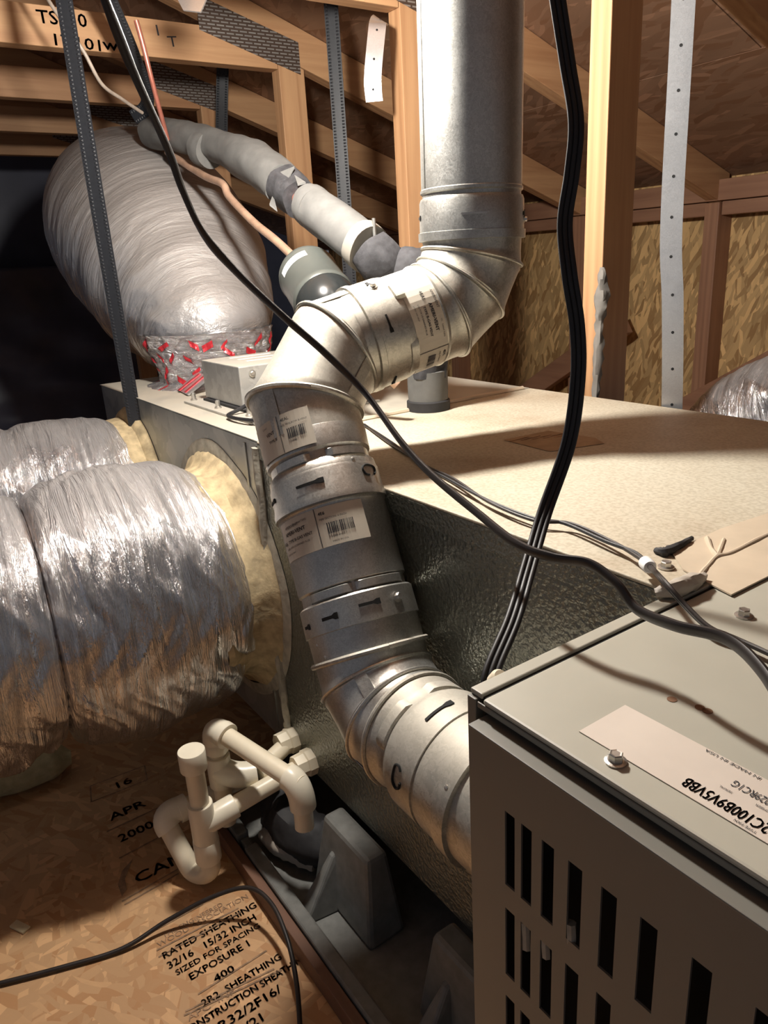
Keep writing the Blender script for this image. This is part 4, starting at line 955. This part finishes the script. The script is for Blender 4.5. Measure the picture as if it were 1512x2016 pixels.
# ------------------------------------------------------------------ hanging straps
def strap(name, pts, wd, mat, label, face, ribs=False, holes=None, th=.0016, cat='strap', group=None):
    pts = [Vector(p) for p in pts]; sp = smooth(pts, 14 if len(pts) > 2 else 60)
    sec = [(-.5, -.5), (.5, -.5), (.5, .5), (-.5, .5)]
    t = thing(name, min(sp, key=lambda p: p.z), label, cat, group)
    face = Vector(face); m = MB(); R, _ = sweep_rings(sp, 1.0, 4, up=face, section=[(a * th, b * wd) for a, b in sec]); m.rings(R, cap0=True, cap1=True)
    put(m, 'band', mat, t)
    Ls = [0]
    for i in range(1, len(sp)): Ls.append(Ls[-1] + (sp[i] - sp[i-1]).length)
    def along(s):
        for i in range(1, len(sp)):
            if Ls[i] >= s:
                k = (s - Ls[i-1]) / (Ls[i] - Ls[i-1]); return sp[i-1].lerp(sp[i], k), (sp[i] - sp[i-1]).normalized()
        return sp[-1], (sp[-1] - sp[-2]).normalized()
    if ribs:
        m = MB(); s = .004
        while s < Ls[-1]:
            p, T = along(s); e = (face - T * face.dot(T)).normalized(); g = T.cross(e)
            for sg in (-.33, .33):
                c = p + g * wd * sg
                for ff in (1, -1):
                    b = e * ff; q = [c - g*wd*.10 - T*.0018, c + g*wd*.10 - T*.0018, c + g*wd*.10 + T*.0018, c - g*wd*.10 + T*.0018]
                    m.add([x + b * th * .5 for x in q] + [c + b * (th * .5 + .0014)], [(0, 1, 4), (1, 2, 4), (2, 3, 4), (3, 0, 4)])
            s += .0062
        put(m, 'woven_ridges', mat, t, kind='stuff')
    if holes:
        s = holes * .4
        while s < Ls[-1]:
            p, T = along(s); e = (face - T * face.dot(T)).normalized()
            m = MB(); m.lathe(p - e * (th * .5 + .0003), e, [(0, .0021), (th + .0006, .0021)], 12); put(m, 'punched_hole', MAT['black'], t); s += holes
    return t
strap('hanger_strap', [Vector((-1.47, .414, H - .62)), Vector((-1.47, .413, H - .25)), Vector((-1.468, .410, H + .15)), Vector((-1.462, .41, H + .62))], .030, MAT['strap_black'], 'black woven strap hanging beside the plenum near side', (1, -1, 0), ribs=True, group='hanger straps')
strap('hanger_strap', [Vector((-1.50, .955, H - .25)), Vector((-1.50, .955, H + .1)), Vector((-1.505, .957, H + .57))], .030, MAT['strap_black'], 'black woven strap hanging from chord left of lit post', (1, -1, 0), ribs=True, group='hanger straps')
strap('hanger_strap', [at(262, 232, d=1.66), at(290, 200, d=1.62), at(262, 110, d=1.5), at(215, 0, d=1.4), at(190, -60, d=1.35)], .030, MAT['strap_black'], 'slanting black woven strap beside the tan cord', (1, -.6, 0), ribs=True, group='hanger straps')
strap('metal_strap', [Vector((-.648, .962, H - .35)), Vector((-.652, .962, H - .22)), Vector((-.662, .962, H - .08)), Vector((-.672, .962, H + .02)), Vector((-.675, .962, H + .25)), Vector((-.678, .962, H + .56))], .029, MAT['strap_metal'], 'pale perforated metal strap hanging right of the lit post', (.55, -.82, 0), holes=.052)
strap('metal_strap', [at(737, 200, x=-1.285), at(734, 150, x=-1.280), at(742, 60, x=-1.283), at(745, 42, x=-1.30), at(750, 40, x=-1.318)], .032, MAT['strap_metal'], 'short bent metal strap end hanging left of flue pipe', (.8, -.6, 0), holes=.05)

# ------------------------------------------------------------------ cables and cords
def cord(name, px_, r, mat, label, cat='cord', n=10, section=None, up=None, k=10, parent=None):
    pts = [p if isinstance(p, Vector) else at(p[0], p[1], d=p[2]) for p in px_]
    sp = smooth(pts, k); m = MB(); m.tube(sp, r, n, section=section, up=up)
    return put(m, name, mat, parent, label=label, cat=cat, sm=True)
# heavy flat black cable: three cores side by side
sec = []
for core, cx in enumerate((-.9, 0, .9)):
    for j in range(7):
        a = math.pi * (.86 - .72 * j / 6); sec.append((cx + .50 * math.cos(a), .46 * math.sin(a)))
for core, cx in enumerate((.9, 0, -.9)):
    for j in range(7):
        a = -math.pi * (.14 + .72 * j / 6); sec.append((cx + .50 * math.cos(a), .46 * math.sin(a)))
cord('flat_cable', [(1085, -90, .50), (1098, 0, .505), (1118, 130, .51), (1134, 240, .51), (1126, 340, .515), (1112, 440, .52), (1121, 540, .52), (1136, 640, .525), (1138, 740, .53), (1120, 870, .535), (1072, 1010, .53), (1040, 1120, .505), (1010, 1220, .475), (966, 1330, .450), Vector((-.285, .262, H - .26))], .0040, MAT['cable'],
     'heavy flat black cable dropping from the roof into furnace', 'cable', section=sec, up=(1, 1, 0), k=12)
oval = [(1.35 * math.cos(2*math.pi*j/12), .75 * math.sin(2*math.pi*j/12)) for j in range(12)]
cord('power_cord', [(180, -80, .46), (207, 0, .47), (262, 140, .50), (330, 292, .54), (362, 380, .56), (402, 462, .58), (465, 535, .60), (560, 625, .61), (640, 695, .62), (720, 775, .63), (790, 870, .60), (850, 935, .57), (940, 1010, .52), (1020, 1072, .475), (1090, 1098, .45), (1160, 1110, .435), (1215, 1150, .42), (1255, 1200, .41), (1330, 1232, .385), (1430, 1258, .36), (1500, 1320, .335), (1560, 1420, .31)], .0034, MAT['cord'],
     'brown-grey power cord swooping across the whole picture to lower right', 'cord', section=oval, up=(.4, -.5, .8))
cord('thin_wire', [(60, -60, 1.35), (95, 0, 1.35), (130, 52, 1.36), (165, 102, 1.38), (200, 165, 1.42), (240, 195, 1.48), (280, 222, 1.55)], .0035, MAT['cord_tan'], 'thin tan wire crossing in front of the handwriting', 'wire')
cord('copper_wire', [(268, 40, 1.40), (282, 90, 1.42), (302, 170, 1.46), (330, 275, 1.55)], .0048, MAT['copper_red'], 'reddish copper tube slanting down to the grey foam sleeve', 'tube')
cord('extension_cord', [at(-80, 1955, z=.005), at(0, 1936, z=.005), at(120, 1905, z=.005), at(240, 1868, z=.006), at(330, 1812, z=.018), at(420, 1765, z=.04), at(490, 1748, z=.055), at(535, 1780, z=.058), at(566, 1850, z=.052), at(583, 1930, z=.035), at(590, 2010, z=.015), at(592, 2080, z=.005)], .0031, MAT['cord'],
     'grey cord looping over the wooden floor in the foreground', 'cord')
# pair of thin thermostat wires on the cream top, joined by a white clip
zt_ = TOP + .003
cl = thing('thermostat_wire', at(1270, 1108, z=TOP), 'pair of thin wires lying on cream top held by white clip', 'wire')
w1 = [at(715, 835, z=zt_), at(770, 870, z=zt_), at(830, 915, z=zt_), at(880, 942, z=zt_ + .004), at(960, 985, z=zt_ + .004), at(1050, 1020, z=zt_ + .004), at(1110, 1030, z=zt_ + .004), at(1190, 1065, z=zt_ + .004), at(1250, 1088, z=zt_ + .006), at(1275, 1112, z=zt_ + .008)]
w2 = [p + Vector((.004, -.005 * math.sin(i * 1.7), 0)) for i, p in enumerate(w1)]
w3 = w1[-1:] + [at(1305, 1145, z=TOP + .02), at(1345, 1190, z=TOP + .012), at(1390, 1232, z=TOP + .006), at(1450, 1258, z=TOP + .004), at(1520, 1290, z=TOP + .004), at(1600, 1330, z=TOP + .004)]
for i, (pts, mt) in enumerate(((w1, 'cable'), (w2, 'cord'), (w3, 'cord'), ([p + Vector((.0035, -.002, .001)) for p in w3], 'cord'))):
    m = MB(); m.tube(smooth(pts, 8), .0016, 8); put(m, 'wire', MAT[mt], cl, sm=True)
c = w1[-1]; dd = (w3[1] - w1[-2]).normalized()
m = MB(); m.lathe(c - dd * .007, dd, [(0, .0042), (.001, .005), (.012, .005), (.014, .0042)], 18); put(m, 'clip', MAT['white'], cl, label='white plastic clip', sm=True)

# ------------------------------------------------------------------ small things
m = MB(); sp = smooth([at(-120, 1560, z=.042), at(0, 1520, z=.040), at(80, 1502, z=.036), at(140, 1490, z=.030)], 10)
m.tube(sp, resamp([.042, .042, .042, .034, .012], len(sp)), 24, disp=lambda L, a, t: .005 * noise.noise(Vector((L * 25, a, 3))))
put(m, 'insulation_roll', MAT['cotton'], label='pale yellow fleecy roll on floor under the large duct', cat='insulation', sm=True)
c = at(40, 1827, z=0)
put(MB().box((-.014, -.006, .0008), (.014, .006, .0035), Matrix.Translation(c) @ Matrix.Rotation(.5, 4, 'Z')), 'wood_chip', plain('pale_chip', (0.7, 0.58, 0.36), 0.7), label='pale wood chip lying on the floor at far left', cat='wood chip')
# work lamp just above the top edge of the picture
lp = thing('work_lamp', LAMP + Vector((0, 0, .03)), 'bare glowing lamp bulb hanging from the roof at top left', 'lamp')
m = MB(); m.lathe(LAMP + Z_ * .105, (0, 0, -1), [(0, .014), (.03, .016), (.05, .018), (.055, .014)], 24); put(m, 'socket', MAT['cable'], lp, sm=True)
m = MB(); m.lathe(LAMP + Z_ * .055, (0, 0, -1), [(0, .012), (.012, .016), (.03, .027), (.05, .030), (.07, .026), (.082, .014), (.085, .002)], 28); put(m, 'bulb', MAT['bulb'], lp, sm=True)
m = MB(); m.tube([LAMP + Z_ * .1, Vector((LAMP.x, LAMP.y, roofz(LAMP.y) + .002))], .003, 8); put(m, 'lamp_cord', MAT['cable'], lp, sm=True)

m = MB(); m.lathe(Vector((FX - .010, .262, TOP - .014)), Vector((.6, 0, .8)), [(0, .004), (.001, .006), (.007, .006), (.009, .0045)], 20)
put(m, 'cable_connector', MAT['pvc'], fu, label='cream cable connector', sm=True)
strap('hanger_strap', [at(436, 300, d=2.02), at(437, 200, d=2.0), at(440, 60, d=1.95), at(441, -20, d=1.92)], .032, MAT['strap_black'], 'black strap hanging straight behind the grey foam sleeve', (1, -.6, 0), ribs=True, group='hanger straps')
m = MB(); q = [at(345, -10, d=1.25), at(362, 22, d=1.22), at(396, 26, d=1.20), at(412, -10, d=1.22)]; n_ = Vector((.002, -.002, .001))
m.hexa([p for p in q] + [p + n_ for p in q]); put(m, 'foil_flap', MAT['strap_metal'], label='pale crumpled foil flap hanging at top left edge', cat='foil')
